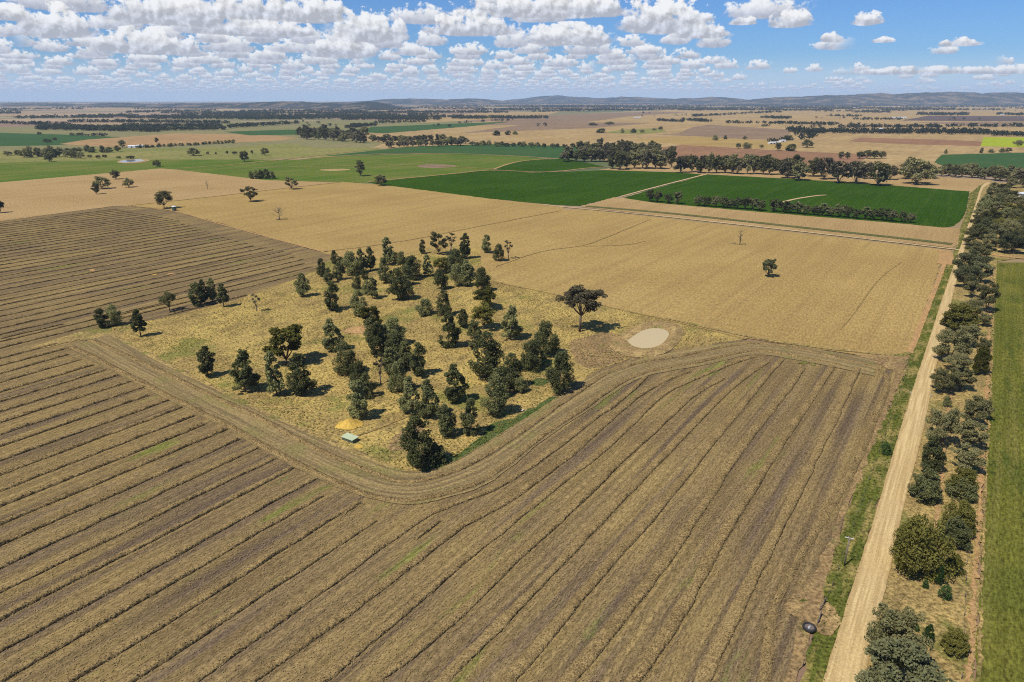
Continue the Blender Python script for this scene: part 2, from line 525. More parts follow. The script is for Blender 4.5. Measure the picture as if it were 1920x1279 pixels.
M['grass_line'] = field_mat('dark_grass_line', (0.100, 0.105, 0.034), (0.120, 0.112, 0.040), None, big=0.05, grain=0.7, k_grain=0.4, bump=0.3)
M['trail'] = field_mat('wheel_trail', (0.315, 0.210, 0.074), (0.265, 0.178, 0.066), None, big=0.09, grain=0.7, k_grain=0.4, bump=0.2)
M['lush'] = field_mat('lush_weeds', (0.058, 0.088, 0.024), (0.075, 0.105, 0.028), (0.120, 0.120, 0.040), big=0.1, streak=0.3, along=0.5, k_streak=0.5, grain=1.2, k_grain=0.5, bump=0.4)
M['wood_ground'] = field_mat('woodland_ground', (0.130, 0.105, 0.050), (0.100, 0.085, 0.045), None, big=0.01, grain=0.1, k_grain=0.3, bump=0.0)


def road_mat():
    m, nt = new_mat('gravel_road')
    uv = nt.n('ShaderNodeUVMap')
    sp = nt.n('ShaderNodeSeparateXYZ')
    nt.link(uv.outputs[0], sp.inputs[0])
    g = nt.n('ShaderNodeNewGeometry')
    v = nt.xyz(nt.m('MULTIPLY', sp.outputs[0], 9.0), nt.m('MULTIPLY', sp.outputs[1], 0.03), 0.0)
    st = nt.noise(v, 1.0, 4, 0.6)
    c = nt.mix(nt.step(st, 0.38, 0.64), (0.420, 0.290, 0.120), (0.590, 0.430, 0.195))
    blot = nt.noise(g.outputs['Position'], 0.09, 4, 0.6)
    c = nt.mix(nt.m('MULTIPLY', nt.step(blot, 0.45, 0.65), 0.45), c, (0.470, 0.330, 0.145))
    edge = nt.m('ABSOLUTE', nt.m('SUBTRACT', sp.outputs[0], 0.5))
    en = nt.m('ADD', edge, nt.m('MULTIPLY', nt.m('SUBTRACT', nt.noise(g.outputs['Position'], 0.35, 3), 0.5), 0.25))
    c = nt.mix(nt.m('MULTIPLY', nt.step(en, 0.36, 0.5), 0.6), c, (0.330, 0.215, 0.085))
    gr = nt.noise(g.outputs['Position'], 2.2, 3, 0.7)
    cs = nt.n('ShaderNodeVectorMath', operation='SCALE')
    nt.link(c, cs.inputs[0])
    nt.link(nt.step(gr, 0.3, 0.7, 0.82, 1.16), cs.inputs[3])
    finish(nt, cs.outputs[0], 0.95, gr, 0.06, 0.1)
    return m


M['road'] = road_mat()


def plain_ground_mat():
    """the far plain: a patchwork of paddocks too far away to pick apart"""
    m, nt = new_mat('far_plain')
    g = nt.n('ShaderNodeNewGeometry')
    mp = nt.n('ShaderNodeMapping')
    mp.inputs['Rotation'].default_value = (0, 0, R(ROW_AZ))
    mp.inputs['Scale'].default_value = (1 / 900.0, 1 / 560.0, 0.0)
    nt.link(g.outputs['Position'], mp.inputs[0])
    vo = nt.n('ShaderNodeTexVoronoi', distance='CHEBYCHEV')
    vo.inputs['Randomness'].default_value = 0.75
    vo.inputs['Scale'].default_value = 1.0
    nt.link(mp.outputs[0], vo.inputs['Vector'])
    sp = nt.n('ShaderNodeSeparateColor')
    nt.link(vo.outputs['Color'], sp.inputs[0])
    rp = nt.n('ShaderNodeValToRGB')
    rp.color_ramp.interpolation = 'CONSTANT'
    els = [(0.0, (0.33, 0.225, 0.115)), (0.22, (0.27, 0.19, 0.09)), (0.40, (0.36, 0.255, 0.14)), (0.58, (0.19, 0.165, 0.07)), (0.70, (0.24, 0.15, 0.09)), (0.80, (0.30, 0.21, 0.12)), (0.90, (0.11, 0.125, 0.05))]
    rp.color_ramp.elements[0].position = 0.0
    rp.color_ramp.elements[0].color = els[0][1] + (1,)
    rp.color_ramp.elements[1].position = els[1][0]
    rp.color_ramp.elements[1].color = els[1][1] + (1,)
    for p, cc in els[2:]:
        e = rp.color_ramp.elements.new(p)
        e.color = cc + (1,)
    nt.link(sp.outputs[0], rp.inputs[0])
    n = nt.noise(g.outputs['Position'], 0.006, 6, 0.65)
    c = nt.mix(nt.step(n, 0.5, 0.72, 0.0, 0.6), rp.outputs[0], (0.16, 0.135, 0.065))
    finish(nt, c, 0.95, None, 0, 0.1)
    return m


M['ground'] = plain_ground_mat()


def hill_mat():
    m, nt = new_mat('wooded_hills')
    g = nt.n('ShaderNodeNewGeometry')
    n = nt.noise(g.outputs['Position'], 0.0022, 7, 0.7)
    n2 = nt.noise(g.outputs['Position'], 0.012, 4, 0.7)
    c = nt.mix(nt.step(nt.m('ADD', n, nt.m('MULTIPLY', nt.m('SUBTRACT', n2, 0.5), 0.45)), 0.40, 0.52), (0.170, 0.120, 0.068), (0.022, 0.027, 0.018))
    finish(nt, c, 0.95, None, 0, 0.1)
    return m


M['hills'] = hill_mat()


def water_mat(name, colr, rough=0.12):
    m, nt = new_mat(name)
    g = nt.n('ShaderNodeNewGeometry')
    n = nt.noise(g.outputs['Position'], 1.6, 3, 0.5)
    finish(nt, colr, rough, n, 0.015, 0.35, 0.4)
    return m


M['muddy_water'] = water_mat('muddy_water', (0.540, 0.410, 0.185), 0.10)
M['blue_water'] = water_mat('clear_water', (0.20, 0.22, 0.22), 0.1)
M['pine_leaf'] = leaf_mat('cypress_foliage', (0.098, 0.104, 0.040), (0.262, 0.258, 0.104))
M['gum_leaf'] = leaf_mat('gum_foliage', (0.112, 0.108, 0.044), (0.262, 0.240, 0.106))
M['gum_dull'] = leaf_mat('dull_gum_foliage', (0.100, 0.086, 0.050), (0.215, 0.185, 0.105))
M['grey_leaf'] = leaf_mat('grey_green_foliage', (0.080, 0.086, 0.038), (0.190, 0.188, 0.088))
M['olive_leaf'] = leaf_mat('olive_foliage', (0.074, 0.072, 0.017), (0.193, 0.176, 0.043))
M['fresh_leaf'] = leaf_mat('fresh_foliage', (0.035, 0.065, 0.018), (0.080, 0.130, 0.036))
M['far_leaf'] = leaf_mat('far_foliage', (0.030, 0.036, 0.018), (0.060, 0.064, 0.032))
M['straw'] = leaf_mat('loose_straw', (0.165, 0.112, 0.050), (0.330, 0.230, 0.100), 0.15)
M['tuft'] = leaf_mat('grass_tuft', (0.260, 0.192, 0.060), (0.480, 0.350, 0.115), 0.2)
M['green_tuft'] = leaf_mat('green_tuft', (0.070, 0.090, 0.020), (0.200, 0.200, 0.050), 0.25)
M['bark'] = plain('bark', (0.105, 0.080, 0.058), 0.9, 0, 0.35, 2.0, 0.1)
M['pale_bark'] = plain('pale_bark', (0.230, 0.195, 0.150), 0.85, 0, 0.35, 1.2, 0.1)
M['dead_wood'] = plain('dead_wood', (0.140, 0.115, 0.095), 0.9, 0, 0.3, 2.0, 0.1)
M['green_tin'] = plain('green_roof_tin', (0.470, 0.520, 0.320), 0.45, 0.0, 0.08, 1.0, 0.4)
M['green_wall'] = plain('green_wall_tin', (0.075, 0.105, 0.060), 0.6, 0.0, 0.15, 1.0, 0.3)
M['white_tin'] = plain('pale_tin', (0.68, 0.68, 0.66), 0.45, 0.0, 0.06, 1.0, 0.4)
M['grey_tin'] = plain('grey_tin', (0.38, 0.38, 0.38), 0.5, 0.0, 0.12, 1.0, 0.4)
M['cream_wall'] = plain('cream_wall', (0.50, 0.45, 0.36), 0.8, 0.0, 0.08, 1.0, 0.2)
M['door'] = plain('dark_door', (0.07, 0.07, 0.07), 0.6, 0.0, 0.2, 1.0, 0.3)
M['post_wood'] = plain('post_timber', (0.150, 0.120, 0.090), 0.9, 0.0, 0.3, 6.0, 0.1)
M['pole_wood'] = plain('pole_timber', (0.180, 0.150, 0.120), 0.85, 0.0, 0.25, 3.0, 0.1)
M['crossarm'] = plain('pale_crossarm', (0.560, 0.550, 0.520), 0.7, 0.0, 0.15, 3.0, 0.2)
M['wire'] = plain('fence_wire', (0.180, 0.170, 0.160), 0.5, 0.6, 0.1, 3.0, 0.4)
M['white_paint'] = plain('white_paint', (0.78, 0.78, 0.76), 0.5, 0.0, 0.06, 3.0, 0.3)
M['rubber'] = plain('tyre_rubber', (0.028, 0.026, 0.026), 0.7, 0.0, 0.3, 4.0, 0.3)
M['trough_water'] = water_mat('trough_water', (0.160, 0.130, 0.110), 0.15)
M['stone'] = plain('pale_stone', (0.55, 0.50, 0.42), 0.9, 0.0, 0.2, 2.0, 0.1)


# ------------------------------------------------------------------ ground and fields
def densify(pts, step, jit):
    """a closed outline with more points and an uneven edge"""
    out = []
    n = len(pts)
    for i in range(n):
        a, b = np.array(pts[i]), np.array(pts[(i + 1) % n])
        L = np.linalg.norm(b - a)
        k = max(1, min(60, int(L / step)))
        nrm = np.array((-(b - a)[1], (b - a)[0])) / max(L, 1e-6)
        for j in range(k):
            p = a + (b - a) * j / k
            if j > 0:
                p = p + nrm * rng.normal(0, jit)
            out.append(p)
    return out


def sheet(name, pts, z, mat, step=6.0, jit=0.5, px=True, parent=None, round_=0):
    P = [G(*p) for p in pts] if px else [np.array(p) for p in pts]
    for _ in range(round_):
        P = [q for a, b in zip(P, P[1:] + P[:1]) for q in (a * 0.75 + b * 0.25, a * 0.25 + b * 0.75)]
    P = densify(P, step, jit)
    V = [(p[0], p[1], z) for p in P]
    tris = tessellate_polygon([[Vector(v) for v in V]])
    me = bpy.data.meshes.new(name)
    me.from_pydata(V, [], [tuple(t) for t in tris])
    bm = bmesh.new()
    bm.from_mesh(me)
    for f in bm.faces:
        if f.normal.z < 0:
            f.normal_flip()
    bm.to_mesh(me)
    bm.free()
    me.materials.append(mat)
    o = link(name, me, parent)
    if parent is None:
        o['kind'] = 'structure'
    return o


def resample(P, step):
    P = np.asarray(P, float)
    seg = np.linalg.norm(np.diff(P, axis=0), axis=1)
    s = np.concatenate(([0], np.cumsum(seg)))
    n = max(2, int(s[-1] / step) + 1)
    t = np.linspace(0, s[-1], n)
    return np.stack([np.interp(t, s, P[:, 0]), np.interp(t, s, P[:, 1])], 1), t


def smooth_line(P, it=3):
    """corner-cut a polyline"""
    P = [np.asarray(p, float) for p in P]
    for _ in range(it):
        Q = [P[0]]
        for a, b in zip(P[:-1], P[1:]):
            Q += [a * 0.75 + b * 0.25, a * 0.25 + b * 0.75]
        Q.append(P[-1])
        P = Q
    return np.array(P)


def strip_between(name, L, Rr, z, mat, step=4.0, crown=0.0, jit=0.15, kind='structure'):
    """a ribbon between two edges, with a UV running across and along"""
    L, _ = resample(L, 1.0)
    Rr, _ = resample(Rr, 1.0)
    n = max(4, int(np.linalg.norm(np.diff(L, axis=0), axis=1).sum() / step))
    li = np.linspace(0, len(L) - 1, n).astype(int)
    ri = np.linspace(0, len(Rr) - 1, n).astype(int)
    m = 7
    V, UV = [], []
    for i in range(n):
        a, b = L[li[i]] + rng.normal(0, jit, 2), Rr[ri[i]] + rng.normal(0, jit, 2)
        for k in range(m):
            t = k / (m - 1)
            p = a + (b - a) * t
            V.append((p[0], p[1], z + crown * (1 - (2 * t - 1) ** 2)))
            UV.append((t, i * step))
    F = [(i * m + k, i * m + k + 1, (i + 1) * m + k + 1, (i + 1) * m + k) for i in range(n - 1) for k in range(m - 1)]
    me = mesh_np(name, V, F, mat, smooth=True)
    uvl = me.uv_layers.new(name='UVMap')
    idx = np.zeros(len(me.loops), dtype=np.int32)
    me.loops.foreach_get('vertex_index', idx)
    uvl.data.foreach_set('uv', np.array(UV, dtype=np.float32)[idx].ravel())
    if me.polygons[0].normal.z < 0:
        me.flip_normals()
    o = link(name, me)
    if kind:
        o['kind'] = kind
    return o


def path(name, pts, width, z, mat, px=True, step=3.0, jit=0.12):
    P = smooth_line([G(*p) for p in pts] if px else pts, 2)
    P, _ = resample(P, 2.0)
    d = np.gradient(P, axis=0)
    d /= np.linalg.norm(d, axis=1)[:, None] + 1e-9
    nrm = np.stack([d[:, 1], -d[:, 0]], 1)
    w = width / 2
    return strip_between(name, P - nrm * w, P + nrm * w, z, mat, step, 0.0, jit)


# base sheet out to the horizon
S = 31000.0
gv, gf = [], []
xs = [-S, -3000, -1200, 0, 1200, 3000, S]
ys = [-1500, 200, 1200, 3000, 8000, 20000, 35000.0]
for yy in ys:
    for xx in xs:
        gv.append((xx, yy, -0.35))
for j in range(6):
    for i in range(6):
        a = j * 7 + i
        gf.append((a, a + 1, a + 8, a + 7))
link('ground', mesh_np('ground', gv, gf, M['ground']))['kind'] = 'structure'

LAY = [0]


def field(name, pts, mat, step=6.0, jit=0.5, round_=0):
    """a paddock: each one lies a few centimetres above the one under it"""
    LAY[0] += 1
    return sheet(name, pts, -0.34 + 0.01 * LAY[0], M[mat], step, jit, round_=round_)


# far fields first (painted upward in height), near ones last
field('pale_pasture', [(-500, 262), (-500, 248), (0, 238), (300, 232), (640, 225), (900, 228), (980, 240), (800, 262), (700, 272), (560, 285), (300, 300), (0, 306), (-500, 340)], 'pale_olive', 20, 3)
field('stubble_field', [(640, 250), (980, 222), (1300, 204), (1700, 198), (2300, 195), (2600, 215), (2500, 330), (1920, 330), (1500, 318), (1270, 325), (1130, 300), (1000, 285), (880, 276), (690, 276)], 'stubble_far', 20, 3)
field('fallow_field', [(860, 236), (1030, 216), (1230, 209), (1290, 211), (1180, 218), (1100, 229), (980, 234)], 'brown_far', 20, 3)
field('orange_stubble_field', [(700, 222), (900, 212), (1050, 209), (1020, 217), (880, 226), (790, 230)], 'stubble_far', 20, 3)
field('fallow_field', [(860, 250), (980, 234), (1100, 229), (1220, 231), (1110, 240), (960, 246)], 'brown_far', 20, 3)
field('fallow_field', [(1270, 250), (1300, 238), (1330, 234), (1480, 243), (1486, 262), (1400, 261), (1230, 252)], 'brown_far', 20, 3)
field('green_patch', [(1130, 249), (1170, 243), (1240, 240), (1250, 247), (1200, 252)], 'olive', 20, 3)
field('red_field', [(1240, 276), (1280, 271), (1420, 280), (1640, 290), (1600, 306), (1450, 310), (1260, 300)], 'red_far', 12, 2)
field('pale_stubble_field', [(1180, 262), (1300, 255), (1500, 268), (1480, 280), (1300, 273)], 'stubble_a', 12, 2)
field('dark_field', [(1690, 226), (1740, 217), (1960, 218), (2300, 222), (2300, 230), (1920, 228)], 'dark_fallow', 20, 3)
field('brown_field', [(1710, 229), (1920, 229), (2200, 232), (2200, 240), (1830, 237)], 'brown_far', 20, 3)
field('ploughed_patch', [(1590, 265), (1615, 258), (1780, 262), (1850, 266), (1845, 274), (1720, 271)], 'red_far', 12, 1)
field('lime_field', [(1838, 274), (1845, 257), (1960, 258), (2100, 259), (2100, 277), (1920, 276)], 'lime', 12, 1)
field('blue_crop_field', [(640, 246), (700, 238), (870, 231), (960, 228), (880, 237), (720, 250)], 'crop_blue', 20, 3)
field('green_field', [(-400, 262), (0, 249), (110, 252), (250, 258), (120, 272), (0, 274), (-400, 300)], 'crop_blue', 15, 2)
field('orange_field', [(110, 270), (160, 262), (330, 250), (480, 252), (560, 258), (520, 264), (330, 272), (200, 276)], 'orange_far', 15, 2)
field('green_strip', [(420, 247), (540, 243), (620, 246), (560, 252), (470, 254)], 'crop_blue', 15, 2)
field('olive_field', [(-500, 330), (-500, 300), (0, 284), (200, 279), (420, 276), (560, 268), (740, 280), (640, 294), (420, 300), (0, 312)], 'olive', 12, 2)
field('brown_field', [(540, 268), (640, 258), (720, 268), (700, 276), (600, 278)], 'pale_olive', 12, 2)
field('blue_crop_field', [(600, 293), (760, 276), (840, 272), (960, 270), (1130, 277), (1085, 294), (1030, 297), (800, 287), (700, 290)], 'crop_blue', 8, 1)
field('pasture_field', [(-600, 408), (-600, 345), (0, 305), (300, 299), (560, 299), (640, 292), (800, 288), (960, 292), (1030, 298), (975, 303), (925, 318), (690, 343), (500, 338), (330, 318), (300, 316), (0, 342)], 'pasture', 8, 1)
field('bare_patch', [(775, 312), (800, 307), (850, 309), (860, 312), (810, 316)], 'brown_far', 0.7, 0.7, 2)
field('bare_patch', [(590, 318), (640, 316), (665, 318), (620, 321)], 'stubble_far', 0.7, 0.7, 2)
field('crop_field', [(927, 317), (973, 302), (1060, 297), (1133, 312), (1100, 315), (1007, 323), (960, 322)], 'crop', 6, 0.7)
field('stubble_field', [(1120, 318), (1140, 316), (1262, 300), (1500, 316), (1860, 338), (1846, 356), (1820, 362), (1640, 348), (1320, 330)], 'stubble_b', 6, 1)
field('crop_field', [(718, 348), (690, 342), (920, 319), (1000, 324), (1140, 319), (1270, 323), (1316, 327), (1160, 368), (1087, 386), (1040, 384), (907, 371)], 'crop', 6, 0.7)
field('crop_field', [(1167, 371), (1326, 327), (1480, 335), (1640, 345), (1819, 359), (1810, 398), (1800, 415), (1788, 423), (1770, 426), (1700, 420), (1430, 398), (1225, 380)], 'crop', 6, 0.7)
field('crop_field', [(1752, 304), (1765, 290), (1960, 285), (2200, 283), (2200, 330), (1900, 323), (1770, 312)], 'crop_blue', 8, 1)
field('stubble_field', [(-800, 545), (-700, 425), (0, 342), (300, 316), (330, 318), (500, 338), (640, 342), (240, 386), (215, 386), (0, 415)], 'stubble_b', 6, 0.7)
field('stubble_field', [(240, 386), (640, 341), (720, 347), (907, 371), (1060, 388), (1050, 396), (605, 473), (470, 434), (330, 396)], 'stubble_a', 6, 0.7)
field('stubble_strip', [(1088, 388), (1150, 370), (1167, 371), (1225, 380), (1430, 398), (1700, 420), (1770, 427), (1808, 428), (1800, 455), (1786, 465), (1400, 422)], 'stubble_b', 5, 0.4)
field('stubble_field', [(600, 474), (1055, 392), (1100, 393), (1400, 426), (1785, 470), (1770, 480), (1735, 575), (1704, 668), (1600, 664), (1400, 634), (1130, 575), (930, 532), (740, 500)], 'stubble_a', 5, 0.4)
field('mown_field', [(-1200, 640), (-800, 545), (0, 416), (215, 387), (240, 386), (330, 397), (470, 434), (600, 473), (1000, 562), (1370, 634), (1480, 647), (1600, 665), (1705, 669), (1690, 712), (1645, 815), (1600, 925), (1545, 1080), (1490, 1279), (1400, 1800), (-1200, 2100)], 'windrow_field', 5, 0.4)
# pasture right of the road
field('near_pasture', [(1866, 492), (2060, 494), (2700, 560), (3200, 1900), (1800, 1900), (1828, 1279), (1838, 1050), (1848, 850), (1858, 680), (1863, 560)], 'near_pasture', 5, 0.3)
field('verge', [(1845, 345), (1853, 340), (1960, 352), (2100, 420), (2000, 470), (1870, 490), (1864, 560), (1858, 680), (1847, 850), (1836, 1050), (1826, 1279), (1800, 1900), (1420, 1900), (1545, 1279), (1600, 1095), (1665, 900), (1735, 675), (1790, 500)], 'verge_dry', 4, 0.3)
field('verge', [(1844, 344), (1838, 347), (1819, 362), (1812, 400), (1800, 430), (1796, 460), (1770, 500), (1735, 590), (1704, 668), (1690, 712), (1645, 815), (1600, 925), (1550, 1080), (1500, 1279), (1400, 1900), (1480, 1900), (1545, 1279), (1605, 1080), (1665, 890), (1735, 665), (1790, 500), (1836, 360)], 'verge_green', 4, 0.3)
field('bare_edge', [(1704, 668), (1690, 712), (1645, 815), (1600, 925), (1550, 1080), (1520, 1180), (1492, 1279), (1420, 1900), (1400, 1900), (1470, 1279), (1510, 1120), (1470, 1135), (1540, 1060), (1590, 930), (1636, 815), (1676, 715), (1690, 672)], 'bare_brown', 3, 0.5)
# the grazed paddock of the grove
field('grove_paddock', [(200, 612), (215, 628), (330, 688), (400, 722), (470, 757), (560, 799), (640, 833), (700, 860), (755, 882), (800, 883), (850, 862), (920, 818), (1000, 768), (1070, 722), (1130, 690), (1200, 667), (1280, 652), (1370, 640), (1400, 634), (1300, 610), (1130, 572), (1040, 550), (930, 528), (905, 500), (900, 480), (896, 462), (830, 458), (740, 482), (640, 484), (605, 492), (590, 508), (560, 522), (440, 563), (330, 590), (265, 604)], 'dry_grass', 4, 0.6)
ZT = -0.34 + 0.01 * LAY[0]       # top of the stacked sheets, about ground level
field('dirt_patch', [(1100, 632), (1060, 640), (1085, 690), (1130, 690), (1180, 668), (1210, 660), (1170, 645), (1165, 628), (1130, 622)], 'bare_brown', 0.7, 0.5599999999999999, 2)
field('dirt_patch', [(735, 820), (775, 790), (800, 800), (775, 840), (720, 850)], 'bare_brown', 0.7, 0.5599999999999999, 2)
field('sandy_patch', [(662, 838), (672, 832), (682, 836), (678, 841), (668, 842)], 'sand', 0.7, 0.35, 2)
field('sandy_patch', [(665, 618), (680, 609), (700, 606), (706, 612), (690, 620), (672, 622)], 'orange_dirt', 0.7, 0.35, 2)
field('weed_strip', [(790, 884), (830, 882), (880, 857), (930, 822), (990, 783), (1040, 752), (1060, 738), (1020, 752), (965, 785), (935, 790), (890, 828), (850, 856), (812, 872)], 'lush', 3, 0.6)
field('weed_patch', [(995, 712), (1020, 708), (1035, 718), (1000, 726)], 'lush', 0.7, 0.42, 2)
field('weed_patch', [(1495, 1132), (1506, 1122), (1516, 1128), (1508, 1138)], 'verge_green', 0.7, 0.35, 2)
field('weed_patch', [(1498, 679), (1512, 677), (1516, 681), (1505, 685)], 'verge_green', 0.7, 0.7, 1)
field('weed_patch', [(1520, 681), (1532, 680), (1530, 686), (1522, 687)], 'verge_green', 0.7, 0.7, 1)
field('bare_patch', [(166, 507), (172, 504), (181, 507), (176, 511)], 'orange_dirt', 0.7, 0.35, 2)
field('bare_patch', [(282, 514), (291, 512), (297, 514), (288, 517)], 'sand', 0.7, 0.35, 2)
field('bare_patch', [(312, 514), (325, 511), (332, 515), (318, 518)], 'orange_dirt', 0.7, 0.35, 2)
field('bare_corner', [(1600, 664), (1704, 668), (1690, 705), (1660, 690)], 'bare_brown', 3, 0.5)
field('grass_corner', [(40, 660), (110, 634), (175, 618), (205, 614), (215, 628), (260, 655), (330, 694), (322, 696), (240, 664), (190, 642), (150, 636), (90, 652)], 'verge_dry', 3, 0.6)
field('grass_edge', [(215, 628), (330, 688), (400, 722), (470, 757), (560, 799), (640, 833), (700, 860), (755, 882), (800, 884), (797, 889), (750, 889), (690, 868), (630, 842), (555, 808), (465, 766), (395, 730), (322, 696), (240, 652)], 'verge_dry', 3, 0.4)
field('yard_dirt', [(1515, 1130), (1540, 1120), (1580, 1155), (1560, 1195), (1535, 1190), (1520, 1172), (1475, 1150), (1470, 1128)], 'bare_brown', 0.7, 0.35, 2)
field('yard_dirt', [(1545, 1158), (1565, 1150), (1580, 1160), (1560, 1196), (1550, 1190)], 'bank', 0.7, 0.35, 2)
field('verge_dirt', [(1650, 1140), (1690, 1110), (1700, 1118), (1665, 1145)], 'verge_dry', 0.7, 0.35, 2)
ZT = -0.34 + 0.01 * LAY[0]
ZP = ZT + 0.012

# the headland: passes that follow the curved edge of the grove paddock
def headland_mat():
    m, nt = new_mat('headland_stubble')
    uv = nt.n('ShaderNodeUVMap')
    sp = nt.n('ShaderNodeSeparateXYZ')
    nt.link(uv.outputs[0], sp.inputs[0])
    g = nt.n('ShaderNodeNewGeometry')
    st = nt.noise(nt.xyz(nt.m('MULTIPLY', sp.outputs[0], 16.0), nt.m('MULTIPLY', sp.outputs[1], 0.012), 0.0), 1.0, 4, 0.65)
    c = nt.mix(nt.step(st, 0.36, 0.66), (0.165, 0.118, 0.056), (0.300, 0.214, 0.088))
    n = nt.noise(g.outputs['Position'], 0.06, 4, 0.6)
    c = nt.mix(nt.step(n, 0.5, 0.68, 0.0, 0.5), c, (0.185, 0.175, 0.048))
    gr = nt.noise(g.outputs['Position'], 1.8, 3, 0.7)
    cs = nt.n('ShaderNodeVectorMath', operation='SCALE')
    nt.link(c, cs.inputs[0])
    nt.link(nt.step(gr, 0.3, 0.7, 0.6, 1.4), cs.inputs[3])
    finish(nt, cs.outputs[0], 0.95, gr, 0.3, 0.0)
    return m


M['headland'] = headland_mat()
hl_in = [(205, 628), (262, 660), (322, 692), (395, 727), (465, 762), (555, 804), (630, 838), (690, 864), (750, 885), (800, 886), (852, 868), (922, 824), (1002, 774), (1072, 728), (1132, 696), (1202, 673), (1282, 658), (1372, 642), (1440, 642), (1540, 656), (1640, 675)]
hl_out = [(120, 650), (175, 678), (226, 704), (289, 737), (373, 780), (430, 806), (484, 841), (556, 880), (634, 916), (735, 948), (791, 946), (850, 933), (912, 911), (962, 874), (1025, 820), (1102, 772), (1145, 740), (1200, 707), (1264, 695), (1330, 684), (1386, 669), (1424, 664), (1487, 674), (1578, 692), (1640, 706)]
strip_between('headland_strip', smooth_line([G(*p) for p in hl_out], 2), smooth_line([G(*p) for p in hl_in], 2), ZP - 0.004, M['headland'], 4.0, 0.0, 0.15)

# gravel road
road_l = [(1495, 1440), (1542, 1279), (1581, 1155), (1604, 1078), (1634, 989), (1659, 905), (1680, 830), (1710, 732), (1733, 664), (1753, 603), (1766, 562), (1785, 506), (1802, 459), (1818, 414), (1830, 380), (1838, 352), (1843, 346), (1853, 341)]
road_r = [(1600, 1440), (1628, 1230), (1650, 1140), (1667, 1080), (1690, 968), (1707, 900), (1727, 828), (1745, 740), (1760, 668), (1775, 604), (1785, 560), (1799, 506), (1811, 459), (1825, 414), (1835, 380), (1841, 358), (1846, 350), (1856, 345)]
strip_between('gravel_road', smooth_line([G(*p) for p in road_l], 2), smooth_line([G(*p) for p in road_r], 2), ZP + 0.02, M['road'], 3.0, 0.12, 0.06)
path('gravel_road', [(1850, 343), (1900, 345), (2000, 346)], 6.0, ZP + 0.012, M['road'])

# farm tracks and trails
path('farm_track', [(1020, 384), (1062, 389), (1200, 401), (1500, 434), (1700, 457), (1800, 469)], 3.4, ZP + 0.004, M['pale_dirt'])
path('grass_line', [(1100, 387), (1250, 399), (1500, 426.5), (1700, 448), (1785, 458)], 9.0, ZP, M['grass_line'])
path('farm_track', [(1775, 473), (1768, 505), (1745, 562), (1722, 622), (1706, 662)], 2.6, ZP + 0.004, M['orange_dirt'])
path('dirt_corner', [(1770, 470), (1776, 480), (1770, 496)], 9.0, ZP + 0.002, M['orange_dirt'])
path('farm_track', [(1704, 662), (1690, 668), (1640, 663), (1560, 655), (1450, 641), (1350, 620), (1250, 597)], 2.5, ZP + 0.004, M['verge_dry'])
path('farm_track', [(1163, 369), (1240, 348), (1328, 326)], 3.5, ZP + 0.01, M['pale_dirt'])
path('farm_track', [(1450, 386), (1480, 375), (1530, 367), (1550, 366)], 4.0, ZP + 0.01, M['pale_dirt'])
path('farm_track', [(690, 341), (850, 326), (920, 318), (1000, 323), (1050, 322), (1100, 315), (1145, 313)], 5.0, ZP + 0.01, M['stubble_b'])
path('farm_track', [(580, 297), (720, 287), (850, 288), (960, 292), (1035, 297)], 6.0, ZP + 0.01, M['stubble_b'])
path('farm_track', [(330, 316), (450, 308), (560, 296), (660, 284), (760, 276)], 5.0, ZP + 0.012, M['stubble_b'])
path('farm_track', [(925, 318), (945, 310), (975, 302), (1035, 297)], 5.0, ZP + 0.014, M['stubble_b'])
path('farm_track', [(430, 316), (560, 313), (700, 310), (780, 309), (925, 317)], 3.0, ZP + 0.012, M['stubble_b'])
path('fence_trail', [(606, 472), (740, 456), (900, 424), (1052, 395)], 2.2, ZP + 0.004, M['trail'])
path('fence_trail', [(240, 386), (400, 369), (560, 350), (640, 342)], 2.4, ZP + 0.004, M['trail'])
path('fence_trail', [(240, 386), (300, 391), (345, 400), (400, 417), (470, 436), (600, 471)], 1.8, ZP + 0.004, M['orange_dirt'])
path('fence_trail', [(920, 529), (1040, 551), (1130, 574), (1250, 600), (1330, 619), (1400, 636)], 1.4, ZP + 0.006, M['trail'])
path('wheel_trail', [(930, 500), (1000, 475), (1040, 467), (1095, 462), (1150, 440), (1220, 411)], 1.2, ZP + 0.004, M['trail'])
path('wheel_trail', [(1095, 462), (1180, 460), (1210, 452)], 1.0, ZP + 0.004, M['trail'])
path('wheel_trail', [(1690, 492), (1655, 515), (1625, 552), (1600, 590), (1575, 618)], 0.8, ZP + 0.004, M['trail'])
path('wheel_trail', [(660, 822), (720, 800), (780, 775), (800, 770)], 0.8, ZP + 0.006, M['trail'])
path('wheel_trail', [(1860, 500), (1856, 600), (1848, 780), (1836, 950), (1826, 1120), (1815, 1279), (1800, 1500)], 1.0, ZP + 0.006, M['orange_dirt'], jit=0.35, step=1.2)
path('wheel_trail', [(1868, 500), (1863, 600), (1855, 780), (1846, 950), (1840, 1120), (1834, 1279), (1828, 1500)], 0.6, ZP + 0.008, M['verge_dry'], jit=0.2, step=1.5)
path('wheel_trail', [(1785, 730), (1775, 800), (1766, 880), (1758, 960), (1750, 1010)], 1.0, ZP + 0.006, M['orange_dirt'], jit=0.25, step=1.5)
path('farm_track', [(1860, 478), (1900, 483), (2000, 492)], 5.0, ZP + 0.006, M['orange_dirt'])
path('farm_track', [(1858, 466), (1890, 472), (1990, 474)], 3.0, ZP + 0.006, M['pale_dirt'])

